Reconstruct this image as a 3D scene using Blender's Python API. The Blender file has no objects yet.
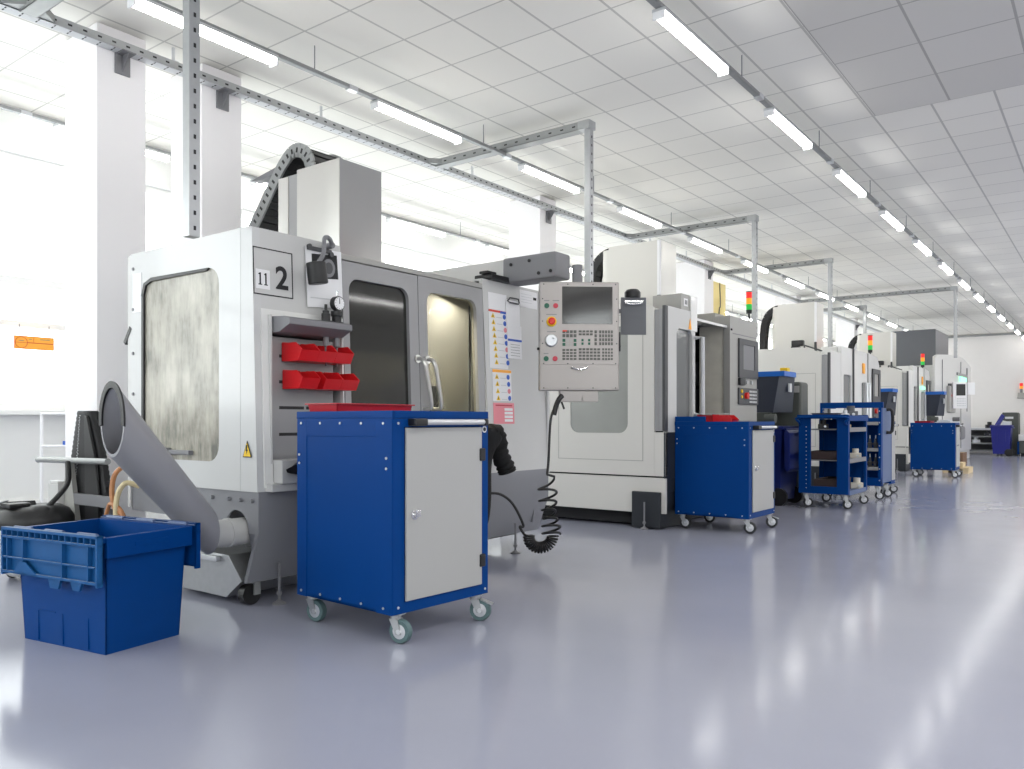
import bpy, bmesh, math, random
from mathutils import Vector, Matrix
random.seed(7)
PI = math.pi
SC = bpy.context.scene
COL = SC.collection
V = Vector

# ------------------------------------------------------------------ materials
def lin(c):
    return tuple((x / 12.92 if x <= .04045 else ((x + .055) / 1.055) ** 2.4) for x in [v / 255 for v in c])

def mat(name, rgb, rough=.5, metal=0., spec=.5, coat=0., noise=0., nscale=8., bump=0., bscale=60.):
    m = bpy.data.materials.new(name); m.use_nodes = True
    nt = m.node_tree; b = nt.nodes['Principled BSDF']
    c = (*lin(rgb), 1)
    b.inputs['Base Color'].default_value = c
    b.inputs['Roughness'].default_value = rough
    b.inputs['Metallic'].default_value = metal
    b.inputs['Specular IOR Level'].default_value = spec
    if coat:
        b.inputs['Coat Weight'].default_value = coat; b.inputs['Coat Roughness'].default_value = .08
    tc = nt.nodes.new('ShaderNodeTexCoord')
    if noise:
        n = nt.nodes.new('ShaderNodeTexNoise'); n.inputs['Scale'].default_value = nscale; n.inputs['Detail'].default_value = 5
        nt.links.new(tc.outputs['Object'], n.inputs['Vector'])
        r = nt.nodes.new('ShaderNodeMapRange')
        r.inputs['To Min'].default_value = 1 - noise; r.inputs['To Max'].default_value = 1 + noise
        nt.links.new(n.outputs['Fac'], r.inputs['Value'])
        mx = nt.nodes.new('ShaderNodeVectorMath'); mx.operation = 'SCALE'
        mx.inputs[0].default_value = c[:3]
        nt.links.new(r.outputs['Result'], mx.inputs['Scale'])
        nt.links.new(mx.outputs['Vector'], b.inputs['Base Color'])
    if bump:
        n2 = nt.nodes.new('ShaderNodeTexNoise'); n2.inputs['Scale'].default_value = bscale
        nt.links.new(tc.outputs['Object'], n2.inputs['Vector'])
        bp = nt.nodes.new('ShaderNodeBump'); bp.inputs['Strength'].default_value = bump; bp.inputs['Distance'].default_value = .01
        nt.links.new(n2.outputs['Fac'], bp.inputs['Height'])
        nt.links.new(bp.outputs['Normal'], b.inputs['Normal'])
    return m

def emis(name, rgb, s):
    m = bpy.data.materials.new(name); m.use_nodes = True
    b = m.node_tree.nodes['Principled BSDF']
    b.inputs['Base Color'].default_value = (*lin(rgb), 1)
    b.inputs['Emission Color'].default_value = (*lin(rgb), 1)
    b.inputs['Emission Strength'].default_value = s
    return m

def glassmat(name, rgb, gloss_rgb, mix, rough=.08):
    """thin pane: partly see-through tinted, partly grey smudged surface"""
    m = bpy.data.materials.new(name); m.use_nodes = True
    nt = m.node_tree; b = nt.nodes['Principled BSDF']; out = nt.nodes['Material Output']
    b.inputs['Base Color'].default_value = (*lin(gloss_rgb), 1); b.inputs['Roughness'].default_value = rough
    t = nt.nodes.new('ShaderNodeBsdfTransparent'); t.inputs['Color'].default_value = (*lin(rgb), 1)
    mx = nt.nodes.new('ShaderNodeMixShader'); mx.inputs['Fac'].default_value = mix
    nt.links.new(t.outputs[0], mx.inputs[1]); nt.links.new(b.outputs[0], mx.inputs[2])
    nt.links.new(mx.outputs[0], out.inputs['Surface'])
    return m

M = {}
M['wall'] = mat('wall_paint', (224, 221, 219), .85, noise=.02)
M['frame_white'] = mat('window_frame_white', (240, 240, 238), .4)
M['column'] = mat('column_paint', (236, 234, 236), .8)
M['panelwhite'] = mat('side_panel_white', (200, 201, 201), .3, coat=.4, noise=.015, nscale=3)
M['white'] = mat('machine_white', (222, 222, 220), .32, coat=.3, noise=.015, nscale=3)
M['cream'] = mat('machine_cream', (210, 208, 203), .4, noise=.02, nscale=3)
M['greywhite'] = mat('machine_grey_white', (196, 196, 195), .4, noise=.02, nscale=4)
M['lightgrey'] = mat('machine_light_grey', (160, 159, 155), .42, noise=.03, nscale=5)
M['doorgrey'] = mat('door_grey_paint', (152, 152, 153), .42, noise=.03, nscale=5)
M['skirt'] = mat('skirt_grey', (130, 131, 136), .45, noise=.04, nscale=5)
M['midgrey'] = mat('mid_grey', (120, 120, 124), .45)
M['darkgrey'] = mat('dark_grey', (70, 71, 74), .5)
M['slate'] = mat('slate_cover', (92, 94, 99), .5, noise=.04)
M['black'] = mat('black_plastic', (22, 22, 24), .45)
M['rubber'] = mat('black_rubber', (26, 26, 28), .6, bump=.15)
M['cloth'] = mat('black_cloth', (14, 14, 16), .9, bump=.5, bscale=120)
M['stainless'] = mat('brushed_stainless', (205, 204, 200), .28, metal=.85, noise=.03, nscale=2)
M['panelsteel'] = mat('pendant_steel', (162, 157, 154), .38, metal=.5)
M['galv'] = mat('galvanised_steel', (176, 178, 180), .38, metal=.7, noise=.10, nscale=25)
M['galvdull'] = mat('galvanised_dull', (150, 152, 152), .5, metal=.4, noise=.08, nscale=25)
M['slot'] = mat('slot_dark', (40, 40, 42), .8)
M['chrome'] = mat('chrome', (220, 220, 222), .15, metal=1.)
M['silver'] = mat('silver_anodised', (205, 207, 210), .3, metal=.6)
M['blue'] = mat('cart_blue', (0, 58, 124), .45, spec=.1, noise=.03, nscale=4)
M['crateblue'] = mat('crate_blue', (0, 60, 126), .45, spec=.15, noise=.06, nscale=7)
M['cratelid'] = mat('crate_lid_blue', (20, 82, 138), .5, spec=.3, noise=.12, nscale=14)
M['bluegrey'] = mat('trolley_blue_grey', (84, 102, 140), .5)
M['navy'] = mat('hopper_navy', (40, 46, 60), .5)
M['olive'] = mat('olive_grey', (74, 78, 74), .5)
M['blurim'] = mat('rim_blue', (10, 96, 186), .4)
M['binblue'] = mat('wheelie_bin_blue', (8, 26, 92), .4)
M['violet'] = mat('bin_violet_blue', (26, 32, 122), .4)
M['cartdoor'] = mat('cart_door_grey', (170, 170, 169), .42)
M['red'] = mat('bin_red', (206, 24, 32), .35, spec=.5)
M['redtray'] = mat('tray_red', (178, 24, 40), .35)
M['tyre'] = mat('caster_tyre', (84, 108, 110), .55)
M['darktyre'] = mat('dark_tyre', (44, 46, 50), .6)
M['paper'] = mat('paper_white', (236, 236, 238), .7)
M['paper2'] = mat('paper_grey', (206, 208, 210), .7)
M['yellow'] = mat('sign_yellow', (240, 198, 20), .5)
M['orange'] = mat('sign_orange', (255, 176, 60), .55)
M['signred'] = mat('sign_red', (214, 60, 40), .55)
M['signblue'] = mat('sign_blue', (40, 90, 190), .55)
M['pink'] = mat('sign_pink', (228, 140, 150), .6)
M['buttongreen'] = mat('button_green', (20, 92, 70), .4)
M['buttonred'] = mat('button_red', (190, 50, 70), .4)
M['estop'] = mat('stop_red', (214, 40, 28), .35)
M['key'] = mat('key_grey', (92, 92, 88), .5)
M['wood'] = mat('pallet_wood', (206, 186, 150), .8, noise=.15, nscale=14)
M['cardboard'] = mat('cardboard_brown', (120, 92, 72), .8, noise=.1)
M['beigehose'] = mat('hose_beige', (206, 190, 150), .5)
M['copperhose'] = mat('hose_copper', (176, 120, 76), .45)
M['yellowboard'] = mat('yellow_board', (238, 218, 150), .7, noise=.04)
M['brownbox'] = mat('brown_box', (58, 44, 42), .7)
M['liner'] = mat('machine_liner', (226, 220, 196), .5, noise=.05)
M['stained'] = mat('stained_panel', (214, 210, 198), .5, noise=.16, nscale=9)
M['chutegrey'] = mat('chute_pvc', (140, 140, 145), .42, noise=.03)
M['pane'] = glassmat('window_glass', (250, 252, 251), (245, 248, 247), .06, .03)
M['doorglass'] = glassmat('door_glass', (170, 170, 160), (50, 50, 48), .86, .06)
M['doorglassclear'] = glassmat('door_glass_clear', (240, 236, 222), (84, 84, 78), .14, .08)
M['darkglass'] = mat('dark_window', (118, 120, 120), .15)
M['hazeglass'] = mat('hazy_window', (152, 154, 150), .2, noise=.10, nscale=4)
M['tank'] = mat('tank_dark', (38, 42, 48), .5)
M['dust'] = mat('dusty_edge', (122, 140, 166), .8)
M['tube'] = emis('tube_light', (255, 253, 248), 16)
M['lred'] = emis('lens_red', (235, 40, 36), .45)
M['lamber'] = emis('lens_amber', (250, 150, 30), .55)
M['lgreen'] = emis('lens_green', (20, 170, 60), .45)
M['lglow'] = emis('green_glow', (150, 235, 190), 1.2)

def ramp_screen():
    m = bpy.data.materials.new('lcd_screen'); m.use_nodes = True
    b = m.node_tree.nodes['Principled BSDF']
    b.inputs['Base Color'].default_value = (*lin((24, 22, 24)), 1); b.inputs['Roughness'].default_value = .08; b.inputs['Specular IOR Level'].default_value = 1.
    return m
M['screen'] = ramp_screen()

def dirty_glass():
    m = bpy.data.materials.new('smudged_side_glass'); m.use_nodes = True
    nt = m.node_tree; b = nt.nodes['Principled BSDF']
    tc = nt.nodes.new('ShaderNodeTexCoord')
    mp = nt.nodes.new('ShaderNodeMapping'); mp.inputs['Scale'].default_value = (22, 22, 5.)
    n = nt.nodes.new('ShaderNodeTexNoise'); n.inputs['Scale'].default_value = 1.; n.inputs['Detail'].default_value = 6; n.inputs['Roughness'].default_value = .65
    nt.links.new(tc.outputs['Object'], mp.inputs['Vector']); nt.links.new(mp.outputs['Vector'], n.inputs['Vector'])
    n2 = nt.nodes.new('ShaderNodeTexNoise'); n2.inputs['Scale'].default_value = 3.2; n2.inputs['Detail'].default_value = 5; n2.inputs['Roughness'].default_value = .6
    nt.links.new(tc.outputs['Object'], n2.inputs['Vector'])
    ad = nt.nodes.new('ShaderNodeMath'); ad.operation = 'ADD'
    nt.links.new(n.outputs['Fac'], ad.inputs[0]); nt.links.new(n2.outputs['Fac'], ad.inputs[1])
    cr = nt.nodes.new('ShaderNodeValToRGB')
    e = cr.color_ramp.elements
    e[0].position = .36; e[0].color = (*lin((112, 112, 104)), 1)
    e[1].position = .66; e[1].color = (*lin((196, 192, 180)), 1)
    x = e.new(.5); x.color = (*lin((164, 160, 148)), 1)
    hf = nt.nodes.new('ShaderNodeMath'); hf.operation = 'MULTIPLY'; hf.inputs[1].default_value = .5
    nt.links.new(ad.outputs[0], hf.inputs[0]); nt.links.new(hf.outputs[0], cr.inputs['Fac'])
    nt.links.new(cr.outputs['Color'], b.inputs['Base Color'])
    b.inputs['Roughness'].default_value = .22
    return m
M['dirty'] = dirty_glass()

def floor_mat():
    m = bpy.data.materials.new('epoxy_floor'); m.use_nodes = True
    nt = m.node_tree; b = nt.nodes['Principled BSDF']
    tc = nt.nodes.new('ShaderNodeTexCoord')
    n = nt.nodes.new('ShaderNodeTexNoise'); n.inputs['Scale'].default_value = .9; n.inputs['Detail'].default_value = 6
    nt.links.new(tc.outputs['Object'], n.inputs['Vector'])
    cr = nt.nodes.new('ShaderNodeValToRGB')
    cr.color_ramp.elements[0].position = .3; cr.color_ramp.elements[0].color = (*lin((148, 150, 165)), 1)
    cr.color_ramp.elements[1].position = .72; cr.color_ramp.elements[1].color = (*lin((156, 158, 172)), 1)
    nt.links.new(n.outputs['Fac'], cr.inputs['Fac']); nt.links.new(cr.outputs['Color'], b.inputs['Base Color'])
    n3 = nt.nodes.new('ShaderNodeTexNoise'); n3.inputs['Scale'].default_value = 3.; n3.inputs['Detail'].default_value = 4
    nt.links.new(tc.outputs['Object'], n3.inputs['Vector'])
    mr = nt.nodes.new('ShaderNodeMapRange'); mr.inputs['To Min'].default_value = .11; mr.inputs['To Max'].default_value = .18
    nt.links.new(n3.outputs['Fac'], mr.inputs['Value']); nt.links.new(mr.outputs['Result'], b.inputs['Roughness'])
    n4 = nt.nodes.new('ShaderNodeTexNoise'); n4.inputs['Scale'].default_value = 7.; n4.inputs['Detail'].default_value = 2
    nt.links.new(tc.outputs['Object'], n4.inputs['Vector'])
    bp = nt.nodes.new('ShaderNodeBump'); bp.inputs['Strength'].default_value = .006; bp.inputs['Distance'].default_value = .02
    nt.links.new(n4.outputs['Fac'], bp.inputs['Height']); nt.links.new(bp.outputs['Normal'], b.inputs['Normal'])
    b.inputs['Specular IOR Level'].default_value = .24
    return m
M['floor'] = floor_mat()

TX, TY, TX0, TY0 = .565, .619, -1.647, 7.32      # ceiling tile pitch and grid origin
def ceiling_mat(name, tile, line, TX, TY, TX0, TY0, rough=.9):
    m = bpy.data.materials.new(name); m.use_nodes = True
    nt = m.node_tree; b = nt.nodes['Principled BSDF']; b.inputs['Roughness'].default_value = rough
    b.inputs['Specular IOR Level'].default_value = .2
    tc = nt.nodes.new('ShaderNodeTexCoord'); sx = nt.nodes.new('ShaderNodeSeparateXYZ')
    nt.links.new(tc.outputs['Object'], sx.inputs[0])
    def band(out, off, pitch, hw):
        a = nt.nodes.new('ShaderNodeMath'); a.operation = 'SUBTRACT'; a.inputs[1].default_value = off
        nt.links.new(out, a.inputs[0])
        p = nt.nodes.new('ShaderNodeMath'); p.operation = 'PINGPONG'; p.inputs[1].default_value = pitch / 2
        nt.links.new(a.outputs[0], p.inputs[0])
        l = nt.nodes.new('ShaderNodeMath'); l.operation = 'LESS_THAN'; l.inputs[1].default_value = hw
        nt.links.new(p.outputs[0], l.inputs[0]); return l.outputs[0]
    bx = band(sx.outputs['X'], TX0, TX, .0085); by = band(sx.outputs['Y'], TY0, TY, .006)
    mx = nt.nodes.new('ShaderNodeMath'); mx.operation = 'MAXIMUM'
    nt.links.new(bx, mx.inputs[0]); nt.links.new(by, mx.inputs[1])
    # every tile slightly its own tone
    fl = []
    for o, off, p in ((sx.outputs['X'], TX0, TX), (sx.outputs['Y'], TY0, TY)):
        a = nt.nodes.new('ShaderNodeMath'); a.operation = 'SUBTRACT'; a.inputs[1].default_value = off; nt.links.new(o, a.inputs[0])
        d = nt.nodes.new('ShaderNodeMath'); d.operation = 'DIVIDE'; d.inputs[1].default_value = p; nt.links.new(a.outputs[0], d.inputs[0])
        f = nt.nodes.new('ShaderNodeMath'); f.operation = 'FLOOR'; nt.links.new(d.outputs[0], f.inputs[0]); fl.append(f.outputs[0])
    cb = nt.nodes.new('ShaderNodeCombineXYZ'); nt.links.new(fl[0], cb.inputs[0]); nt.links.new(fl[1], cb.inputs[1])
    wn = nt.nodes.new('ShaderNodeTexWhiteNoise'); nt.links.new(cb.outputs[0], wn.inputs['Vector'])
    mr = nt.nodes.new('ShaderNodeMapRange'); mr.inputs['To Min'].default_value = .965; mr.inputs['To Max'].default_value = 1.02
    nt.links.new(wn.outputs['Value'], mr.inputs['Value'])
    sc = nt.nodes.new('ShaderNodeVectorMath'); sc.operation = 'SCALE'; sc.inputs[0].default_value = lin(tile)
    nt.links.new(mr.outputs['Result'], sc.inputs['Scale'])
    mc = nt.nodes.new('ShaderNodeMix'); mc.data_type = 'RGBA'
    nt.links.new(mx.outputs[0], mc.inputs['Factor']); nt.links.new(sc.outputs['Vector'], mc.inputs['A'])
    mc.inputs['B'].default_value = (*lin(line), 1)
    nt.links.new(mc.outputs['Result'], b.inputs['Base Color'])
    return m
M['ceil'] = ceiling_mat('ceiling_tiles', (234, 232, 226), (192, 190, 186), .445, .486, -1.665, 7.34)
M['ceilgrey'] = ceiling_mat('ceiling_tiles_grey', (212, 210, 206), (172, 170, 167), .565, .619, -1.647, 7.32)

# ------------------------------------------------------------------ mesh builder
class MB:
    def __init__(self): self.bm = bmesh.new(); self.x = Matrix.Identity(4); self.slots = []; self.cur = 0
    def use(self, m):
        if m not in self.slots: self.slots.append(m)
        self.cur = self.slots.index(m); return self
    def _v(self, p): return self.bm.verts.new(self.x @ V(p))
    def _f(self, vs):
        try: f = self.bm.faces.new(vs); f.material_index = self.cur; return f
        except ValueError: return None
    def box(self, x0, x1, y0, y1, z0, z1, bev=0., seg=2):
        return self.prism([(x0, y0), (x1, y0), (x1, y1), (x0, y1)], 'z', z0, z1, bev, seg)
    def prism(self, pts, axis, a0, a1, bev=0., seg=2):
        def mk(p, a):
            if axis == 'z': return (p[0], p[1], a)
            if axis == 'y': return (p[0], a, p[1])
            return (a, p[0], p[1])
        A = [self._v(mk(p, a0)) for p in pts]; B = [self._v(mk(p, a1)) for p in pts]
        n = len(pts); fs = [self._f(A[::-1]), self._f(B)]
        for i in range(n): fs.append(self._f([A[i], A[(i + 1) % n], B[(i + 1) % n], B[i]]))
        if bev > 0:
            es = list({e for f in fs if f for e in f.edges})
            r = bmesh.ops.bevel(self.bm, geom=es, offset=bev, segments=seg, affect='EDGES', profile=.5, clamp_overlap=True)
            for f in r['faces']: f.material_index = self.cur
        return self
    def hexa(self, P):
        """box from eight corners: bottom ring of four then top ring"""
        v = [self._v(p) for p in P]
        for q in ((3, 2, 1, 0), (4, 5, 6, 7), (0, 1, 5, 4), (1, 2, 6, 5), (2, 3, 7, 6), (3, 0, 4, 7)): self._f([v[i] for i in q])
        return self
    def ring(self, c, ax, r, seg, ax2=None, r2=None):
        c = V(c); ax = V(ax).normalized()
        a = V((0, 0, 1)) if abs(ax.z) < .9 else V((1, 0, 0))
        e1 = ax.cross(a).normalized(); e2 = ax.cross(e1).normalized()
        return [self._v(c + e1 * r * math.cos(2 * PI * i / seg) + e2 * r * math.sin(2 * PI * i / seg)) for i in range(seg)]
    def cyl(self, p0, p1, r0, r1=None, seg=16, caps=True):
        r1 = r0 if r1 is None else r1
        ax = V(p1) - V(p0)
        A = self.ring(p0, ax, r0, seg); B = self.ring(p1, ax, r1, seg)
        for i in range(seg): self._f([A[i], A[(i + 1) % seg], B[(i + 1) % seg], B[i]])
        if caps: self._f(A[::-1]); self._f(B)
        return self
    def lathe(self, c, ax, prof, seg=20):
        """profile [(radius, distance along ax)]"""
        ax = V(ax).normalized(); R = [self.ring(V(c) + ax * h, ax, max(r, 1e-4), seg) for r, h in prof]
        for A, B in zip(R, R[1:]):
            for i in range(seg): self._f([A[i], A[(i + 1) % seg], B[(i + 1) % seg], B[i]])
        self._f(R[0][::-1]); self._f(R[-1]); return self
    def sphere(self, c, r, sx=1, sy=1, sz=1, seg=16):
        before = set(self.bm.faces)
        bmesh.ops.create_uvsphere(self.bm, u_segments=seg, v_segments=max(6, seg // 2), radius=r,
                                  matrix=self.x @ Matrix.Translation(c) @ Matrix.Diagonal((sx, sy, sz, 1)))
        for f in self.bm.faces:
            if f not in before: f.material_index = self.cur
        return self
    def tube(self, path, r, seg=8, closed=False, rad=None):
        P = [V(p) for p in path]; n = len(P); rings = []; e1 = None
        for i in range(n):
            if closed: t = (P[(i + 1) % n] - P[i - 1])
            else: t = P[min(i + 1, n - 1)] - P[max(i - 1, 0)]
            t.normalize()
            if e1 is None:
                a = V((0, 0, 1)) if abs(t.z) < .9 else V((1, 0, 0)); e1 = t.cross(a).normalized()
            else:
                e1 = (e1 - t * e1.dot(t)).normalized()
            e2 = t.cross(e1); rr = rad[i] if rad else r
            rings.append([self._v(P[i] + e1 * rr * math.cos(2 * PI * k / seg) + e2 * rr * math.sin(2 * PI * k / seg)) for k in range(seg)])
        m = n if closed else n - 1
        for i in range(m):
            A, B = rings[i], rings[(i + 1) % n]
            for k in range(seg): self._f([A[k], A[(k + 1) % seg], B[(k + 1) % seg], B[k]])
        if not closed: self._f(rings[0][::-1]); self._f(rings[-1])
        return self
    def obox(self, c, a, b, d):
        c, a, b, d = V(c), V(a), V(b), V(d)
        return self.hexa([c - a - b - d, c + a - b - d, c + a + b - d, c - a + b - d, c - a - b + d, c + a - b + d, c + a + b + d, c - a + b + d])
    def poly(self, mp, pts, t):
        """flat plate from a 2D outline; mp(u, v, w) places it, w from 0 to -t"""
        A = [self._v(mp(u, v, 0)) for u, v in pts]; B = [self._v(mp(u, v, -t)) for u, v in pts]; n = len(pts)
        self._f(A); self._f(B[::-1])
        for i in range(n): self._f([A[i], B[i], B[(i + 1) % n], A[(i + 1) % n]])
        return self
    def frame(self, mp, o, i, r, t, k=5):
        """plate o=(u0,u1,v0,v1) with a rounded window i; mp(u, v, w)"""
        oc = [(o[0], o[2]), (o[1], o[2]), (o[1], o[3]), (o[0], o[3])]
        inn = rrect(*i, r, k)
        for w in (0, -t):
            O = [self._v(mp(u, v, w)) for u, v in oc]; I = [self._v(mp(u, v, w)) for u, v in inn]
            for c in range(4):
                for j in range(k): self._f([O[c], I[c * (k + 1) + j], I[c * (k + 1) + j + 1]])
                self._f([O[c], I[c * (k + 1) + k], I[((c + 1) % 4) * (k + 1)], O[(c + 1) % 4]])
            if w == 0: O0, I0 = O, I
        for c in range(4): self._f([O0[c], O0[(c + 1) % 4], O[(c + 1) % 4], O[c]])
        n = len(inn)
        for c in range(n): self._f([I0[c], I[c], I[(c + 1) % n], I0[(c + 1) % n]])
        return self
    def text(self, s, size, mp, t=.001, bold=0.):
        cu = bpy.data.curves.new('t', 'FONT'); cu.body = s; cu.size = size; cu.align_x = 'CENTER'; cu.align_y = 'CENTER'; cu.offset = bold
        o = bpy.data.objects.new('t', cu); COL.objects.link(o)
        bpy.context.view_layer.update()
        me = bpy.data.meshes.new_from_object(o.evaluated_get(bpy.context.evaluated_depsgraph_get()))
        vs = [self._v(mp(v.co.x, v.co.y, t)) for v in me.vertices]
        for p in me.polygons: self._f([vs[i] for i in p.vertices])
        bpy.data.objects.remove(o); bpy.data.curves.remove(cu); bpy.data.meshes.remove(me)
        return self

def rrect(u0, u1, v0, v1, r, k=5):
    r = min(r, (u1 - u0) / 2 - 1e-4, (v1 - v0) / 2 - 1e-4); out = []
    for cx, cy, a in ((u0 + r, v0 + r, PI), (u1 - r, v0 + r, 1.5 * PI), (u1 - r, v1 - r, 0), (u0 + r, v1 - r, .5 * PI)):
        for j in range(k + 1):
            b = a + j / k * PI / 2; out.append((cx + r * math.cos(b), cy + r * math.sin(b)))
    return out

def smooth_path(pts, n=8):
    P = [V(p) for p in pts]; out = []
    for i in range(len(P) - 1):
        p0, p1, p2, p3 = P[max(i - 1, 0)], P[i], P[i + 1], P[min(i + 2, len(P) - 1)]
        for j in range(n):
            t = j / n
            out.append(.5 * ((2 * p1) + (p2 - p0) * t + (2 * p0 - 5 * p1 + 4 * p2 - p3) * t * t + (3 * p1 - p0 - 3 * p2 + p3) * t ** 3))
    out.append(P[-1]); return out

# ------------------------------------------------------------------ objects
def root_of(o):
    while o.parent: o = o.parent
    return o
def thing(name, label, cat, loc=(0, 0, 0), rz=0., group=None):
    o = bpy.data.objects.new(name, None); COL.objects.link(o)
    o.location = loc; o.rotation_euler = (0, 0, rz); o.empty_display_size = .2
    o['label'] = label; o['category'] = cat
    if group: o['group'] = group
    return o
def build(name, mb, m=None, parent=None, local=False, label=None):
    """link the builder as ONE mesh object; coordinates are world unless local"""
    bm = mb.bm
    if parent is not None and not local:
        r = root_of(parent)
        inv = (Matrix.Translation(r.location) @ Matrix.Rotation(r.rotation_euler.z, 4, 'Z')).inverted()
        bmesh.ops.transform(bm, matrix=inv, verts=bm.verts)
    bmesh.ops.recalc_face_normals(bm, faces=bm.faces)
    for f in bm.faces: f.smooth = True
    for e in bm.edges:
        if len(e.link_faces) == 2 and e.calc_face_angle(0) > .56: e.smooth = False
    me = bpy.data.meshes.new(name); bm.to_mesh(me); bm.free()
    if mb.slots:
        for s in mb.slots: me.materials.append(M[s] if isinstance(s, str) else s)
    else: me.materials.append(M[m] if isinstance(m, str) else m)
    o = bpy.data.objects.new(name, me); COL.objects.link(o)
    if parent is not None: o.parent = parent
    w = o.modifiers.new('wn', 'WEIGHTED_NORMAL'); w.keep_sharp = True
    if label: o['label'] = label
    return o
def tag(o, label, cat, group=None):
    o['label'] = label; o['category'] = cat
    if group: o['group'] = group
    return o
def solo(name, mb, m, label, cat, base, group=None, rz=0.):
    """a thing that is one mesh; world coordinates, origin moved to its base"""
    inv = (Matrix.Translation(base) @ Matrix.Rotation(rz, 4, 'Z')).inverted()
    bmesh.ops.transform(mb.bm, matrix=inv, verts=mb.bm.verts)
    o = build(name, mb, m); o.location = base; o.rotation_euler = (0, 0, rz)
    return tag(o, label, cat, group)
def struct(name, mb, m):
    o = build(name, mb, m); o['kind'] = 'structure'; return o
def copy_tree(o, parent=None):
    c = o.copy(); COL.objects.link(c); c.parent = parent
    for ch in list(o.children): copy_tree(ch, c)
    return c
def mirror_xy(o): pass

ORD = ['first', 'second', 'third', 'fourth', 'fifth', 'sixth', 'seventh', 'eighth', 'ninth', 'tenth', 'eleventh', 'twelfth', 'thirteenth', 'fourteenth', 'fifteenth', 'sixteenth', 'seventeenth']
HC = 3.56                                       # ceiling height
XW, XE, YS, YN = -7.3, 5.2, -4.0, 27.6          # inner faces of the walls

# ------------------------------------------------------------------ room shell
b = MB().box(XW - .2, XE + .2, YS - .2, YN + .2, -.2, 0); struct('floor', b, 'floor')
b = MB().box(XW - .2, XE + .2, YS - .2, YN + .2, HC + .005, HC + .2); struct('ceiling', b, 'ceil')
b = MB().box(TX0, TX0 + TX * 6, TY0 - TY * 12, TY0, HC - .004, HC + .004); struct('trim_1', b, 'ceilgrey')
b = MB().box(XW - .2, XE + .2, YN, YN + .2, 0, HC); struct('wall_far', b, 'wall')
NB = [(-6.8, -3.6), (-3.1, .2)]  # unseen windows behind the camera, added to brighten floor and side faces
b = MB().box(XW - .2, XE + .2, YS - .2, YS, 0, 1.05).box(XW - .2, XE + .2, YS - .2, YS, 3.19, HC)
for q in ((XW - .2, -6.8), (-3.6, -3.1), (.2, XE + .2)): b.box(q[0], q[1], YS - .2, YS, 1.05, 3.19)
struct('wall_near', b, 'wall')
for n, (x0, x1) in enumerate(NB):
    w = bpy.data.objects.new('window_%d' % (n + 21), None); COL.objects.link(w); w.location = ((x0 + x1) / 2, YS - .1, 1.05); w['kind'] = 'structure'
    f = MB(); ya, yb = YS - .14, YS - .06
    for q in ((1.05, 1.11), (3.13, 3.19), (2.10, 2.17)): f.box(x0, x1, ya, yb, *q)
    for k in range(4):
        xx = x0 + (x1 - x0) * k / 3; f.box(max(x0, xx - .04), min(x1, xx + .04), ya + .005, yb - .005, 1.05, 3.19)
    build('window_frame', f, 'frame_white', w)
    g = MB().box(x0, x1, YS - .103, YS - .097, 1.05, 3.19); build('window_pane', g, 'pane', w)
RB = [(-3.6, .8), (12.7, 16.6), (17.0, 20.6)]  # unseen windows; the first bay is added for light and the screen's reflection
b = MB().box(XE, XE + .2, YS, YN, 0, 1.05).box(XE, XE + .2, YS, YN, 3.19, HC)
for q in ((YS, -3.6), (.8, 12.7), (16.6, 17.0), (20.6, YN)): b.box(XE, XE + .2, q[0], q[1], 1.05, 3.19)
struct('wall_right', b, 'wall')
# window wall: plinth, breast, lintel and piers
ZS, ZT = 1.05, 3.19
b = MB().box(XW - .2, XW, YS, YN, 0, ZS).box(XW - .2, XW, YS, YN, ZT, HC)
bays = []
y = YS
edges = [YS, .8, 1.2, 5.3, 5.7, 9.75, 10.15, 14.2, 14.6, 18.6, 19.0, 23.0, 23.4, 27.4]
for i in range(0, len(edges) - 1, 2):
    bays.append((edges[i], edges[i + 1]))
    if i + 2 < len(edges): b.box(XW - .2, XW, edges[i + 1], edges[i + 2], ZS, ZT)
b.box(XW - .2, XW, 27.4, YN, ZS, ZT)
struct('wall_left', b, 'frame_white')
b = MB().box(XW, XW + .05, YS, YN, 0, .30, .004).box(XW, XW + .012, YS, YN, .30, .32); struct('baseboard_left', b, 'frame_white')
b = MB().box(XW - .02, XW + .16, YS, YN, ZS - .04, ZS, .004); struct('trim_2', b, 'frame_white')
for n, (y0, y1, XW) in enumerate([(p, q, XW) for p, q in bays] + [(p, q, XE + .17) for p, q in RB]):
    w = bpy.data.objects.new('window_%d' % (n + 1), None); COL.objects.link(w); w.location = (XW - .08, (y0 + y1) / 2, ZS); w['kind'] = 'structure'
    f = MB(); k = 3; step = (y1 - y0) / k
    f.box(XW - .13, XW - .05, y0, y1, ZS, ZS + .06).box(XW - .13, XW - .05, y0, y1, ZT - .06, ZT)
    f.box(XW - .13, XW - .05, y0, y1, 2.10, 2.17).box(XW - .13, XW - .05, y0, y1, 1.75, 1.80)
    for j in range(k + 1):
        yy = y0 + j * step
        f.box(XW - .125, XW - .045, max(y0, yy - .04), min(y1, yy + .04), ZS, ZT)
    build('window_frame', f, 'frame_white', w)
    g = MB().box(XW - .095, XW - .089, y0, y1, ZS, ZT); build('window_pane', g, 'pane', w)
XW = -7.3
# pipe and dark joint where the ceiling meets the far wall
b = MB().box(XW, XE, YN - .05, YN, HC - .075, HC - .02, .004); struct('trim_3', b, 'galvdull')
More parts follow.
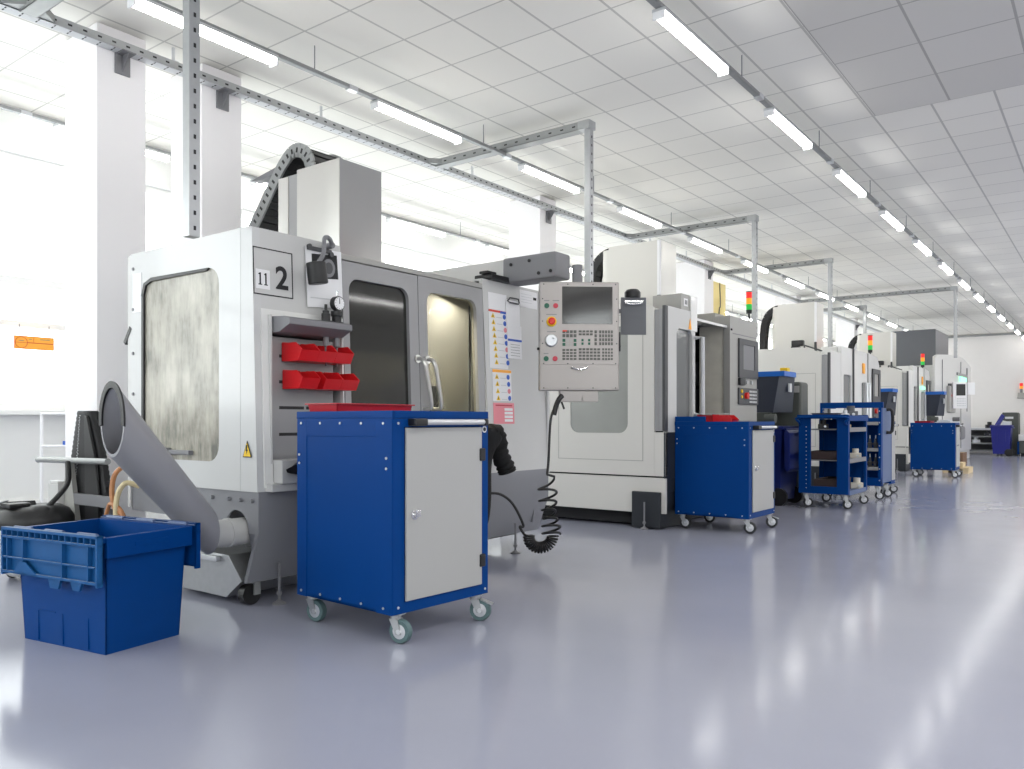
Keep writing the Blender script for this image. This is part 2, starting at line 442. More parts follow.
# columns
for n, (x1, y0, dx, dy) in enumerate([(-5.3, 2.547, .45, .33), (-5.3, 3.298, .42, .33), (-5.3, 7.57, .45, .33), (-5.3, 12.18, .5, .36), (-5.3, 16.8, .45, .33), (-5.3, 21.4, .45, .33)]):
    b = MB().box(x1 - dx, x1, y0, y0 + dy, 0, HC, .006); struct('column_%d' % (n + 1), b, 'column')

# ------------------------------------------------------------------ tube lights on rails
PIT = 1.857
def light_row(X, y_first, count, zt, rail_word, wire_off):
    y_end = y_first + (count - 1) * PIT + .97
    r = thing('light_rail', 'long grey steel rail carrying tube lights %s' % rail_word, 'rail', (X, y_first, zt))
    b = MB().box(X - .022, X + .022, y_first - .5, min(y_end + .4, YN - .1), zt + .0135, zt + .040, .003); build('rail', b, 'galvdull', r)
    for k in range(count):
        yw = y_first + .97 + .33 + k * PIT
        if yw < YN - .2:
            w = MB().cyl((X, yw, zt + .040), (X, yw, HC), .004, seg=6); build('suspension_wire', w, 'midgrey', r)
            j = MB().box(X - .026, X + .026, yw + .3, yw + .38, zt + .006, zt + .0415, .003); build('rail_joint', j, 'silver', r)
    for k in range(count):
        y0 = y_first + k * PIT
        t = thing('ceiling_light', '%s lit tube light from the camera end of the rail %s' % (ORD[k], rail_word), 'light', (X, y0, zt), 0, 'tube lights ' + rail_word)
        b = MB().box(X - .042, X + .042, y0, y0 + .97, zt - .008, zt + .012, .003); build('housing', b, 'silver', t)
        prof = [(X + .037 * math.cos(a), zt - .012 - .038 * abs(math.sin(a))) for a in [PI + PI * i / 10 for i in range(11)]]
        b = MB().prism(prof, 'y', y0 + .012, y0 + .958); build('diffuser', b, 'tube', t)
        for yy in (y0, y0 + .958):
            e = MB().box(X - .039, X + .039, yy, yy + .012, zt - .052, zt - .004, .003); build('end_cap', e, 'paper', t)
light_row(-2.13, 4.24, 13, 3.35, 'above the open aisle', 0)
light_row(-4.44, 2.32, 14, 3.35, 'above the row of machines', 0)
light_row(-6.85, 1.10, 14, 3.35, 'beside the windows', 0)

# ------------------------------------------------------------------ cable trays
XT = -5.215; ZTT = 3.455
t = thing('hanging_cable_tray', 'long perforated galvanised cable tray running past the white columns', 'cable tray', (XT, 1.0, 3.34))
b = MB(); b.use('galv')
b.box(XT - .006, XT, -1, 26.5, ZTT - .055, ZTT, 0); b.box(XT - .08, XT - .074, -1, 26.5, ZTT - .055, ZTT, 0)
b.use('paper2').box(XT - .08, XT, -1, 26.5, ZTT - .056, ZTT - .052)
b.use('slot')
yy = 1.5
while yy < 16:
    b.box(XT, XT + .0008, yy, yy + .026, ZTT - .032, ZTT - .020)
    for q in (-.02, -.055): b.box(XT + q - .012, XT + q + .012, yy + .02, yy + .028, ZTT - .0566, ZTT - .056)
    yy += .092
build('perforated_channel', b, None, t)
for yc in (2.71, 3.46, 7.73, 12.36, 17.06, 21.55):
    b = MB().box(-5.295, XT + .02, yc - .045, yc + .045, ZTT - .066, ZTT - .058).box(-5.297, -5.285, yc - .05, yc + .05, ZTT - .19, ZTT - .058)
    b.prism([(-5.29, ZTT - .18), (-5.20, ZTT - .062), (-5.29, ZTT - .062)], 'y', yc - .003, yc + .003); build('wall_bracket', b, 'midgrey', t)
for yc in (3.05, 4.35, 6.3, 8.6, 10.2, 11.4, 13.8, 15.2, 18.5, 20.3):
    b = MB().cyl((XT - .04, yc, ZTT - .05), (XT - .04, yc, HC), .012, seg=8).box(XT - .08, XT, yc - .02, yc + .02, ZTT, ZTT + .006); build('hanger_rod', b, 'paper2', t)

def drop(Y, Xend, zb, label, w=.056, x0=XT, group='cable drops from the tray to the machines'):
    t = thing('hanging_cable_drop', label, 'cable duct', (Xend, Y, zb), 0, group)
    h = .05; b = MB(); b.use('galvdull').box(x0 + .002, Xend, Y - h, Y - h + .005, ZTT - .062, ZTT + .004, .001).box(x0 + .002, Xend, Y + h - .005, Y + h, ZTT - .062, ZTT + .004, .001).box(x0 + .002, Xend, Y - h, Y + h, ZTT - .062, ZTT - .057, .001)
    b.use('slot')
    xx = x0 + .12
    while xx < Xend - .1:
        b.box(xx, xx + .03, Y - h - .0008, Y - h, ZTT - .036, ZTT - .024); xx += .12
    build('horizontal_arm', b, None, t)
    b = MB(); b.use('galv').box(Xend - w, Xend, Y - w / 2, Y + w / 2, zb, ZTT - .01, .003)
    b.use('slot'); zz = zb + .03
    while zz < ZTT - .08:
        b.box(Xend, Xend + .0012, Y - w * .1, Y + w * .12, zz, zz + .020); zz += .071
    build('vertical_post', b, None, t)
    b = MB().box(Xend - w - .05, Xend + .006, Y - h - .004, Y + h + .004, ZTT - .064, ZTT + .006, .003); build('corner_joint', b, 'galv', t)
    for s in (-1, 1):
        b = MB().prism([(x0 + .002, Y + s * h), (x0 + .10, Y + s * h), (x0 + .002, Y + s * (h + .1))], 'z', ZTT - .05, ZTT - .004); build('tee_gusset', b, 'galvdull', t)
    return t
drop(2.10, -3.435, 1.82, 'perforated steel cable post ending over the side of the nearest machine')
drop(5.74, -3.494, 2.08, 'steel cable post and arm coming down behind the operator panel')
drop(9.58, -3.494, 1.98, 'steel cable post and arm beside the traffic-light beacon of the open-door machine')
drop(12.80, -3.494, 2.08, 'steel cable post and arm in front of the third machine head')
drop(18.44, -4.325, 2.33, 'short steel cable post and arm behind the fourth machine head')
drop(16.86, -2.367, 2.13, 'longest cable arm, its post standing over the aisle by the dark tall machine')

# ------------------------------------------------------------------ shared small builders
def sx_map(y_plane):           # plate facing -Y
    return lambda u, v, w: (u, y_plane - w, v)
def fx_map(x_plane):           # plate facing +X
    return lambda u, v, w: (x_plane + w, u, v)

def energy_chain(parent, path, y0, y1, h, m_side='galvdull', m_in='black', pitch=.055, name='energy_chain'):
    b = MB(); P = smooth_path(path, 10)
    # resample
    L = [0]
    for a, c in zip(P, P[1:]): L.append(L[-1] + (c - a).length)
    n = max(4, int(L[-1] / pitch)); pts = []
    for i in range(n + 1):
        s = L[-1] * i / n; j = 0
        while j < len(L) - 2 and L[j + 1] < s: j += 1
        f = (s - L[j]) / max(1e-6, L[j + 1] - L[j]); pts.append(P[j].lerp(P[j + 1], f))
    for a, c in zip(pts, pts[1:]):
        d = (c - a); l = d.length / 2; d.normalize(); nn = V((-d.z, 0, d.x)); mid = (a + c) / 2
        b.use(m_side)
        for yy in (y0, y1): b.obox((mid.x, yy, mid.z), d * l * 1.04, V((0, .008, 0)), nn * h / 2)
        b.use('slot').obox((mid.x, y0 - .009, mid.z), d * l * .3, V((0, .0012, 0)), nn * h * .18)
        b.use(m_in)
        b.obox((mid.x, (y0 + y1) / 2, mid.z), d * l * .86, V((0, (y1 - y0) / 2 - .008, 0)), nn * h * .34)
    return build(name, b, None, parent)

def stack_light(parent, x, y, z0, h, r=.028):
    """pole, base and three lenses; z0 the foot of the pole"""
    b = MB().cyl((x, y, z0), (x, y, z0 + h * .3), r * .35, seg=10).cyl((x, y, z0), (x, y, z0 + .012), r * .9, seg=12)
    s = build('beacon', b, 'black', parent)
    z = z0 + h * .28
    c = MB().cyl((x, y, z), (x, y, z + h * .12), r * .95, r * 1.05, seg=16); build('beacon_base', c, 'black', s)
    z += h * .12
    for nm, mm in (('green_lens', 'lgreen'), ('amber_lens', 'lamber'), ('red_lens', 'lred')):
        c = MB().cyl((x, y, z), (x, y, z + h * .188), r, seg=16); build(nm, c, mm, s); z += h * .196
    c = MB().cyl((x, y, z), (x, y, z + h * .02), r * 1.04, seg=16); build('beacon_cap', c, 'black', s)
    return s

def levelling_foot(parent, x, y, h, m='midgrey'):
    b = MB().cyl((x, y, .012), (x, y, h), .008, seg=8).lathe((x, y, 0), (0, 0, 1), [(.036, 0), (.036, .007), (.016, .018), (.010, .026)], 14)
    b.cyl((x, y, .05), (x, y, .066), .015, seg=6)
    build('levelling_foot', b, m, parent)

# ------------------------------------------------------------------ machine one (nearest)
def fx(z):                      # the front of the nearest machine leans out towards the floor
    return -3.50 + (1.94 - z) * .035
def fmap(u, v, w): return (fx(v) + w, u, v)
Y0, Y1 = 2.45, 5.06
m1 = thing('machining_center', 'nearest grey and white machining centre numbered 2 with two windowed doors', 'machine', (-4.1, 3.75, 0))
# left side with its window
SM = sx_map(Y0)
b = MB()
b.frame(SM, (-4.69, -3.59, .60, 1.95), (-4.54, -3.78, .745, 1.775), .09, .03)
build('side_panel', b, 'panelwhite', m1)
b = MB().hexa([(-3.588, Y0, .60), (fx(.6), Y0 + .004, .60), (fx(.6), Y0 + .05, .60), (-3.588, Y0 + .05, .60),
               (-3.588, Y0, 1.955), (fx(1.94), Y0 + .004, 1.945), (fx(1.94), Y0 + .05, 1.945), (-3.588, Y0 + .05, 1.955)])
build('corner_post', b, 'panelwhite', m1)
b = MB()
b.poly(sx_map(Y0 + .0005), rrect(-4.545, -3.775, .74, 1.78, .09), .008)
g = build('side_window', b, 'dirty', m1)
b = MB()
b.box(-4.548, -4.520, Y0 - .012, Y0 + .002, .78, 1.70, .004)
b.prism([(-4.548, 1.69), (-4.522, 1.69), (-4.50, 1.745), (-4.44, 1.764), (-3.88, 1.762), (-3.86, 1.776), (-4.44, 1.785), (-4.52, 1.76)], 'y', Y0 - .012, Y0 + .002)
build('window_gasket', b, 'black', g)
b = MB().box(-4.25, -4.02, Y0 - .03, Y0 + .0, .775, .80, .004).box(-4.28, -4.24, Y0 - .04, Y0, .765, .81, .004); build('window_latch', b, 'midgrey', g)
for z in (1.86, 1.62, 1.36, 1.12, .86):
    b = MB().cyl((-4.655, Y0 - .006, z), (-4.655, Y0 + .002, z), .010, seg=10); build('rivet', b, 'midgrey', m1)
b = MB().obox((-4.72, Y0 + .01, 1.47), V((.035, 0, .045)), V((0, .014, 0)), V((-.01, 0, .008))); build('side_handle', b, 'black', m1)
b = MB().box(-4.66, -4.56, Y0 - .0025, Y0, 1.60, 1.83, 0); build('torn_paper', b, 'paper', m1)
# warning triangle
b = MB(); b.use('slot').poly(sx_map(Y0 - .004), [(-3.565, .775), (-3.490, .775), (-3.5275, .86)], .002)
b.use('yellow').poly(sx_map(Y0 - .005), [(-3.558, .780), (-3.497, .780), (-3.5275, .850)], .002)
b.use('slot').poly(sx_map(Y0 - .006), [(-3.532, .838), (-3.522, .838), (-3.527, .815), (-3.519, .815), (-3.535, .788), (-3.530, .808), (-3.538, .808)], .002)
build('warning_triangle', b, None, m1)
# front, fixed left part with the recess
b = MB()
b.frame(fmap, (Y0 + .004, 3.034, .60, 1.945), (2.54, 3.024, .62, 1.500), .012, .04, 3)
build('front_panel', b, 'greywhite', m1)
b = MB().frame(lambda u, v, w: (fx(v) + w + .008, u, v), (2.495, 3.033, .62, 1.535), (2.545, 3.022, .64, 1.495), .012, .022, 3)
build('recess_trim', b, 'white', m1)
b = MB().box(-3.62, -3.60, 2.50, 3.033, .60, 1.52); b.box(-3.60, -3.45, 2.532, 2.541, .62, 1.505).box(-3.60, -3.47, 3.025, 3.033, .62, 1.505)
build('recess_back', b, 'greywhite', m1)
b = MB(); b.use('doorgrey').box(-3.60, -3.499, 2.57, 2.985, .66, 1.40, .006)
b.use('slot')
for z in (1.30, 1.165, 1.03, .89, .75):
    b.box(-3.4995, -3.4975, 2.62, 2.78, z - .008, z + .008).box(-3.4995, -3.4975, 2.795, 2.96, z - .008, z + .008)
build('slotted_board', b, None, m1)
b = MB().box(-3.60, -3.40, 2.505, 2.99, .60, .64, .004).box(-3.56, -3.38, 2.55, 2.74, .64, .76, .006); build('recess_ledge', b, 'greywhite', m1)
b = MB().hexa([(-3.38, 2.60, .69), (-3.34, 2.55, .70), (-3.34, 2.66, .68), (-3.38, 2.66, .68), (-3.38, 2.60, .72), (-3.35, 2.55, .715), (-3.34, 2.66, .76), (-3.38, 2.66, .76)]); build('lever', b, 'black', m1)
# shelf over the bins: rounded nose
b = MB().prism([(-3.58, 1.43), (-3.58, 1.505), (-3.36, 1.492), (-3.32, 1.48), (-3.32, 1.45), (-3.40, 1.415), (-3.58, 1.41)], 'y', 2.548, 2.965, .004)
build('tool_shelf', b, 'midgrey', m1)
# number plate with 2 and 11
b = MB(); b.use('greywhite').poly(lambda u, v, w: fmap(u, v, w + .002), [(2.455, 1.605), (2.70, 1.605), (2.70, 1.848), (2.455, 1.848)], .002)
b.use('slot')
for q in ((2.455, 2.461, 1.605, 1.848), (2.694, 2.70, 1.605, 1.848), (2.455, 2.70, 1.605, 1.611), (2.455, 2.70, 1.842, 1.848)):
    b.poly(lambda u, v, w: fmap(u, v, w + .0032), [(q[0], q[2]), (q[1], q[2]), (q[1], q[3]), (q[0], q[3])], .001)
b.text('2', .165, lambda u, v, w: fmap(2.630 + u, 1.700 + v, w + .003), .0005, .004)
b.use('paper').poly(lambda u, v, w: fmap(u, v, w + .0035), [(2.470, 1.635), (2.555, 1.635), (2.555, 1.735), (2.470, 1.735)], .001)
b.use('slot')
for uc in (2.496, 2.530):
    for q in ((uc - .0045, uc + .0045, 1.655, 1.718), (uc - .011, uc + .011, 1.655, 1.660), (uc - .010, uc, 1.708, 1.714)):
        b.poly(lambda u, v, w: fmap(u, v, w + .0045), [(q[0], q[2]), (q[1], q[2]), (q[1], q[3]), (q[0], q[3])], .001)
build('number_plate', b, None, m1)
# doors
def door(ya, yb, ga, gb, z0, z1, gz0, gz1, glass, hy, name='sliding_door'):
    b = MB(); mp = lambda u, v, w: fmap(u, v, w + .012)
    b.frame(mp, (ya, yb, z0, z1), (ga, gb, gz0, gz1), .07, .045, 6)
    d = build(name, b, 'doorgrey', m1)
    b = MB().poly(lambda u, v, w: fmap(u, v, w - .012), rrect(ga - .01, gb + .01, gz0 - .01, gz1 + .01, .06), .006); build('door_window', b, glass, d)
    b = MB()
    zt, zb = 1.345, 1.035
    xo = lambda z: fx(z) + .07
    P = [(fx(zt) + .0, hy, zt), (fx(zt) + .045, hy, zt), (xo(zt - .03), hy + .006, zt - .03), (xo(zt - .1) + .005, hy + .02, zt - .1), (xo(zb + .03) + .005, hy + .05, zb + .03), (fx(zb) + .045, hy + .052, zb), (fx(zb), hy + .052, zb)]
    b.tube(smooth_path(P, 5), .013, 10); b.cyl((fx(zt) + .010, hy, zt), (fx(zt) + .02, hy, zt), .026, seg=12)
    build('door_handle', b, 'stainless', d)
    return d
door(3.035, 3.642, 3.080, 3.562, .62, 1.865, .80, 1.772, 'doorglass', 3.625)
door(3.648, 4.285, 3.725, 4.215, .62, 1.868, .80, 1.778, 'doorglassclear', 3.715)
b = MB().box(-3.62, fx(1.9) + .01, 3.03, 4.29, 1.872, 1.905, .006); build('door_track', b, 'lightgrey', m1)
b = MB().box(-3.60, -3.50, 4.290, 4.335, .62, 1.90, .02); build('door_end_seal', b, 'black', m1)
# right fixed panel
b = MB().hexa([(fx(.57) - .03, 4.335, .57), (fx(.57), 4.335, .57), (fx(.57), Y1, .57), (fx(.57) - .03, Y1, .57),
               (fx(1.93) - .03, 4.30, 1.945), (fx(1.93), 4.30, 1.945), (fx(1.93), Y1, 1.945), (fx(1.93) - .03, Y1, 1.945)])
build('right_panel', b, 'greywhite', m1)
# shell: roof, back, far end, inner liner
b = MB().box(-4.69, fx(1.94) - .01, Y0 + .002, 3.04, 1.93, 1.95).box(-4.69, -3.62, 3.04, 4.30, 1.885, 1.905).box(-4.69, fx(1.94) - .02, 4.30, Y1, 1.93, 1.945)
build('roof_panel', b, 'greywhite', m1)
b = MB().box(-4.72, -4.69, Y0, Y1, .45, 1.94).box(-4.69, fx(.6), Y1 - .03, Y1 - .002, .57, 1.93); build('back_panel', b, 'greywhite', m1)
b = MB(); b.use('liner').box(-4.25, -4.20, 3.5, 4.40, .70, 1.44)
b.use('slot').box(-4.25, -4.20, 2.9, 4.40, 1.44, 1.88)
b.use('darkgrey').box(-4.25, -4.2, 2.6, 3.5, .66, 1.62).box(-4.25, -3.60, 3.02, 3.04, .64, 1.9).box(-4.2, -3.62, 4.30, 4.32, .64, 1.9)
b.box(-4.25, -3.56, 3.02, 4.32, .62, .66)
build('inner_liner', b, None, m1)
b = MB().box(-3.95, -3.68, 3.80, 4.06, .66, 1.20, .01).box(-3.90, -3.74, 3.86, 4.0, 1.20, 1.23, .01); build('vise', b, 'slot', m1)
# skirt: front folds inward, left side with the arched cut-out
b = MB()
b.prism([(-3.475, .60), (-3.452, .60), (-3.452, .385), (-3.55, .13), (-3.575, .13), (-3.475, .395)], 'y', Y0 + .01, Y1 - .02)
build('front_skirt', b, 'skirt', m1)
arc = [(-3.64 + .10 * math.cos(a), .40 + .10 * math.sin(a)) for a in [i * PI / 10 for i in range(11)]]
pts = [(-4.69, .60), (-4.69, .43), (-3.80, .43), (-3.76, .40)] + arc[::-1] + [(-3.60, .13), (-3.55, .13), (-3.455, .385), (-3.455, .60)]
b = MB(); A = []
mp = lambda u, v, w: (u, Y0 + .012 - w + max(0, .385 - v) * .46, v)
# triangulate the concave outline by strips
def strip(b, poly):
    b.poly(mp, poly, .012)
strip(b, [(-4.69, .43), (-3.76, .43), (-3.76, .60), (-4.69, .60)])
up = [(-3.76, .60), (-3.76, .40)] + arc[::-1]
for p, q in zip(arc, arc[1:]): strip(b, [(q[0], q[1]), (p[0], p[1]), (p[0], .60), (q[0], .60)])
strip(b, [(-3.76, .43), (-3.74, .40), (-3.74, .60), (-3.76, .60)])
strip(b, [(-3.54, .385), (-3.455, .385), (-3.455, .60), (-3.54, .60)])
strip(b, [(-3.54, .40), (-3.585, .26), (-3.60, .13), (-3.552, .13), (-3.455, .387)][::-1])
for x in (-4.45, -4.2, -3.85, -3.70, -3.60, -3.50): b.cyl((x, Y0 - .006, .555), (x, Y0 + .014, .555), .011, seg=10)
build('side_skirt', b, 'skirt', m1)
b = MB().hexa([(-4.69, Y1 - .04, .43), (-3.50, Y1 - .16, .20), (-3.47, Y1 - .16, .38), (-4.69, Y1 - .05, .45), (-4.69, Y1 - .02, .6), (-3.455, Y1 - .02, .6), (-3.455, Y1 - .05, .6), (-4.69, Y1 - .05, .6)]); build('end_skirt', b, 'skirt', m1)
for x, y in ((-3.51, 2.63), (-3.42 - .06, 4.66), (-4.5, 2.8), (-4.5, 4.8)): levelling_foot(m1, x, y, .45 if x < -4 else .22)
b = MB().box(-4.6, -3.65, 2.7, 4.9, .10, .55); build('base_casting', b, 'darkgrey', m1)
# coolant tank under the machine
b = MB().prism([(-4.35, .03), (-3.755, .03), (-3.615, .13), (-3.735, .255), (-4.35, .255)], 'y', 2.475, 3.1, .004)
k = build('coolant_tank', b, 'galv', m1)
b = MB().box(-4.02, -3.80, 2.445, 2.478, .215, .245, .006); build('tank_handle', b, 'silver', k)
b = MB().box(-3.76, -3.58, 2.50, 3.0, .12, .15).box(-3.64, -3.60, 2.54, 2.58, .05, .13); build('wheel_bracket', b, 'galvdull', k)
b = MB().cyl((-3.66, 2.535, .055), (-3.61, 2.535, .055), .055, seg=18); build('wheel', b, 'black', k)
# chip chute: a large grey pipe cut upright at its mouth
def ell(b, x, y, z, rx, rz, n=36): return [b._v((x + rx * math.cos(2 * PI * i / n), y, z + rz * math.sin(2 * PI * i / n))) for i in range(n)]
CM, CE = (-3.605, 1.80, .965), (-3.605, 2.27, .42)
b = MB(); n = 36
sect = [(CM, .108, .168), (CE, .112, .122)]
O = [ell(b, *c, rx, rz) for c, rx, rz in sect]; I = [ell(b, *c, rx - .010, rz - .014) for c, rx, rz in sect]
for i in range(n):
    j = (i + 1) % n
    b._f([O[0][i], O[0][j], O[1][j], O[1][i]]); b._f([I[0][i], I[1][i], I[1][j], I[0][j]]); b._f([O[0][i], I[0][i], I[0][j], O[0][j]])
b._f(O[1][::-1]); b._f(I[1])
ch = build('chip_chute', b, 'chutegrey', m1)
b = MB()
H = 18
for off in (0,):
    A = [[], [], [], []]
    for i in range(-3, H + 4 - 0):
        a = PI * i / H
        if not (-.2 <= a <= PI + .2): continue
        cx, cz = math.cos(a), math.sin(a)
        for q, (rx, rz, yy, dz) in enumerate(((.113, .173, -.006, .002), (.088, .143, -.006, .002), (.088, .143, .003, -.001), (.113, .173, .003, -.001))):
            A[q].append(b._v((CM[0] + rx * cx, CM[1] + yy, CM[2] + rz * cz + dz)))
    m = len(A[0])
    for i in range(m - 1):
        for q in range(4): b._f([A[q][i], A[q][i + 1], A[(q + 1) % 4][i + 1], A[(q + 1) % 4][i]])
    b._f([A[q][0] for q in range(4)]); b._f([A[q][-1] for q in range(4)][::-1])
build('rubber_edge', b, 'black', ch)
b = MB().lathe((-3.625, 2.26, .39), (0, 1, 0), [(.070, 0), (.070, .13), (.075, .13), (.075, .15), (.070, .15), (.070, .32)], 20); build('outlet_pipe', b, 'greywhite', ch)
# head cover and its cable chain
b = MB(); HX0, HX1, HY0, HY1, HZ = -4.74, -4.10, 3.545, 3.925, 2.70
b.use('stainless').box(HX0 + .20, HX1 - .0, HY0, HY1, 1.88, HZ, .006)
b.use('doorgrey').box(HX0 + .10, HX0 + .205, HY0 + .004, HY1, 1.88, HZ - .025, .004)
b.use('stainless').box(HX0, HX0 + .11, HY0 - .004, HY1, 1.88, HZ - .03, .004)
b.use('doorgrey').box(HX1, HX1 + .004, HY0 + .004, HY1 - .002, 1.88, HZ - .004)
build('head_cover', b, None, m1)
b = MB().box(-4.05, -3.85, 3.34, 3.64, 1.905, 1.985, .012); build('red_wiper', b, 'signred', m1)
energy_chain(m1, [(-5.47, 3.6, 2.02), (-5.13, 3.6, 2.34), (-4.85, 3.6, 2.66), (-4.74, 3.6, 2.78), (-4.62, 3.6, 2.855), (-4.50, 3.6, 2.825), (-4.44, 3.6, 2.74), (-4.43, 3.6, 2.62)], 3.58, 3.88, .095)
b = MB().box(-5.50, -4.70, 3.54, 3.92, 1.93, 1.99, .006); build('chain_support', b, 'greywhite', m1)
b = MB().prism([(-5.13, 2.735), (-4.78, 2.79), (-4.78, 2.75), (-4.98, 2.72)], 'y', 3.585, 3.66); build('chain_fin', b, 'midgrey', m1)
# pendant arm
b = MB(); b.use('greywhite').box(-4.9, -3.46, 4.56, 4.74, 1.955, 2.115, .008)
b.use('midgrey').box(-3.52, -3.06, 4.555, 4.745, 1.945, 2.125, .018)
b.use('slot')
for x, z in ((-3.44, 2.07), (-3.28, 2.08), (-3.20, 1.985), (-3.10, 1.99)): b.cyl((x, 4.548, z), (x, 4.556, z), .012, seg=10)
build('swing_arm', b, None, m1)
b = MB().box(-3.62, -3.46, 4.36, 4.60, 1.944, 1.985, .01).box(-3.56, -3.48, 4.34, 4.44, 1.985, 2.005, .006); build('arm_pivot', b, 'black', m1)
# operator pendant, facing the aisle corner
cp = V((-2.887, 4.586, 1.53)); ang = math.radians(39.5)
PX = Matrix.Translation(cp) @ Matrix.Rotation(ang, 4, 'Z')        # local x to the right, y into the panel, z up
def pbox(b, x0, x1, z0, z1, d0, d1, bev=0): return b.box(x0, x1, -d1, -d0, z0, z1, bev)
hw, hz = .268, .366
b = MB(); b.x = PX
pbox(b, -hw, hw, -hz, hz, -.13, 0, .008)
pd = build('operator_panel', b, 'panelsteel', m1)
b = MB(); b.x = PX
pbox(b, -hw + .012, hw - .012, -hz + .175, hz - .012, 0, .004, .002); build('front_plate', b, 'panelsteel', pd)
b = MB(); b.x = PX; pbox(b, -hw + .012, hw - .012, -hz + .012, -hz + .168, 0, .004, .002); build('lower_cover', b, 'panelsteel', pd)
b = MB(); b.x = PX
for x in (-.262 + .02, -.08, .09, .243):
    for z in (hz - .018, -hz + .182, -hz + .018): b.cyl((x, -.008, z), (x, -.003, z), .0045, seg=8)
for z in (.25, .1, -.05): b.cyl((-.25, -.008, z), (-.25, -.003, z), .0045, seg=8).cyl((.25, -.008, z), (.25, -.003, z), .0045, seg=8)
build('screw_set', b, 'darkgrey', pd)
b = MB(); b.x = PX; pbox(b, -.118, .222, .082, .333, .004, .007, .001); s = build('screen', b, 'screen', pd)
# keypad
b = MB(); b.x = PX
def keys(x0, x1, z0, z1, nx, nz, m='key'):
    b.use(m); dx = (x1 - x0) / nx; dz = (z1 - z0) / nz
    for i in range(nx):
        for j in range(nz): pbox(b, x0 + i * dx + .002, x0 + (i + 1) * dx - .004, z0 + j * dz + .002, z0 + (j + 1) * dz - .005, .003, .008)
keys(-.118, -.018, .018, .044, 4, 1, 'key'); keys(-.118, -.018, -.010, .018, 4, 1)
keys(-.118, -.093, -.068, -.014, 1, 2, 'buttongreen'); keys(-.042, -.018, -.068, -.014, 1, 2, 'buttongreen'); keys(-.090, -.045, -.068, -.014, 2, 2, 'lightgrey')
keys(-.118, -.018, -.162, -.082, 4, 4)
keys(-.008, .092, .004, .044, 4, 2); keys(.010, .030, -.060, -.014, 1, 2, 'buttongreen'); keys(.055, .075, -.060, -.014, 1, 2, 'buttongreen')
keys(.098, .120, -.062, .044, 1, 4); keys(.130, .228, -.062, .044, 5, 4)
keys(-.008, .142, -.162, -.076, 6, 4); keys(.150, .228, -.162, -.076, 4, 4)
b.use('signred'); pbox(b, -.116, -.086, .030, .040, .008, .0085)
b.use('panelsteel'); pbox(b, -.121, .230, -.165, .047, .003, .0046)
build('keypad', b, None, pd)
for nm, x, z, mm in (('green_button', -.222, .203, 'buttongreen'), ('red_button', -.162, .203, 'buttonred'), ('green_button', -.226, -.152, 'buttongreen'), ('red_button', -.166, -.152, 'buttonred')):
    b = MB(); b.x = PX; b.cyl((x, 0, z), (x, -.012, z), .017, seg=18); build(nm, b, mm, pd)
b = MB(); b.x = PX
for x, z, w in ((-.222, .238, .018), (-.160, .238, .022), (-.19, .145, .035), (-.19, .030, .03), (-.226, -.117, .016)): pbox(b, x - w, x + w, z - .003, z + .003, .004, .0046)
build('caption_strip', b, 'midgrey', pd)
b = MB(); b.x = PX; b.use('yellow').lathe((-.19, 0, .097), (0, -1, 0), [(.034, 0), (.034, .012), (.030, .015)], 24)
b.use('estop').lathe((-.19, -.012, .097), (0, -1, 0), [(.012, 0), (.012, .012), (.024, .014), (.024, .024), (.016, .029)], 20); build('emergency_stop', b, None, pd)
b = MB(); b.x = PX; b.use('silver').lathe((-.192, 0, -.03), (0, -1, 0), [(.046, 0), (.044, .006), (.040, .026), (.036, .03)], 28).cyl((-.176, -.03, -.012), (-.176, -.05, -.012), .009, seg=10); build('jog_wheel', b, None, pd)
b = MB(); b.x = PX; b.tube(smooth_path([(-.055, -.004, -.215), (-.05, -.018, -.212), (-.02, -.024, -.222), (.01, -.024, -.222), (.045, -.018, -.214), (.05, -.004, -.215)], 4), .006, 8); build('cover_handle', b, 'chrome', pd)
b = MB(); b.x = PX; b.box(-.13, .13, .02, .12, -hz - .075, -hz, .004).cyl((.03, .05, -hz - .05), (.03, .0, -hz - .05), .012, seg=10); build('lower_bracket', b, 'panelsteel', pd)
b = MB(); b.x = PX; b.cyl((0, .12, .2), (0, .12, .50), .035, seg=14).box(-.06, .06, .10, .2, .1, .3, .01); build('hanger_post', b, 'midgrey', pd)
b = MB(); b.x = PX
b.cyl((-hw - .016, .04, -.082), (-hw, .04, -.082), .009, seg=8).cyl((hw, .04, -.062), (hw + .016, .04, -.062), .011, seg=8).box(hw, hw + .010, .0, .09, -.10, .03, .003); build('side_knob', b, 'black', pd)
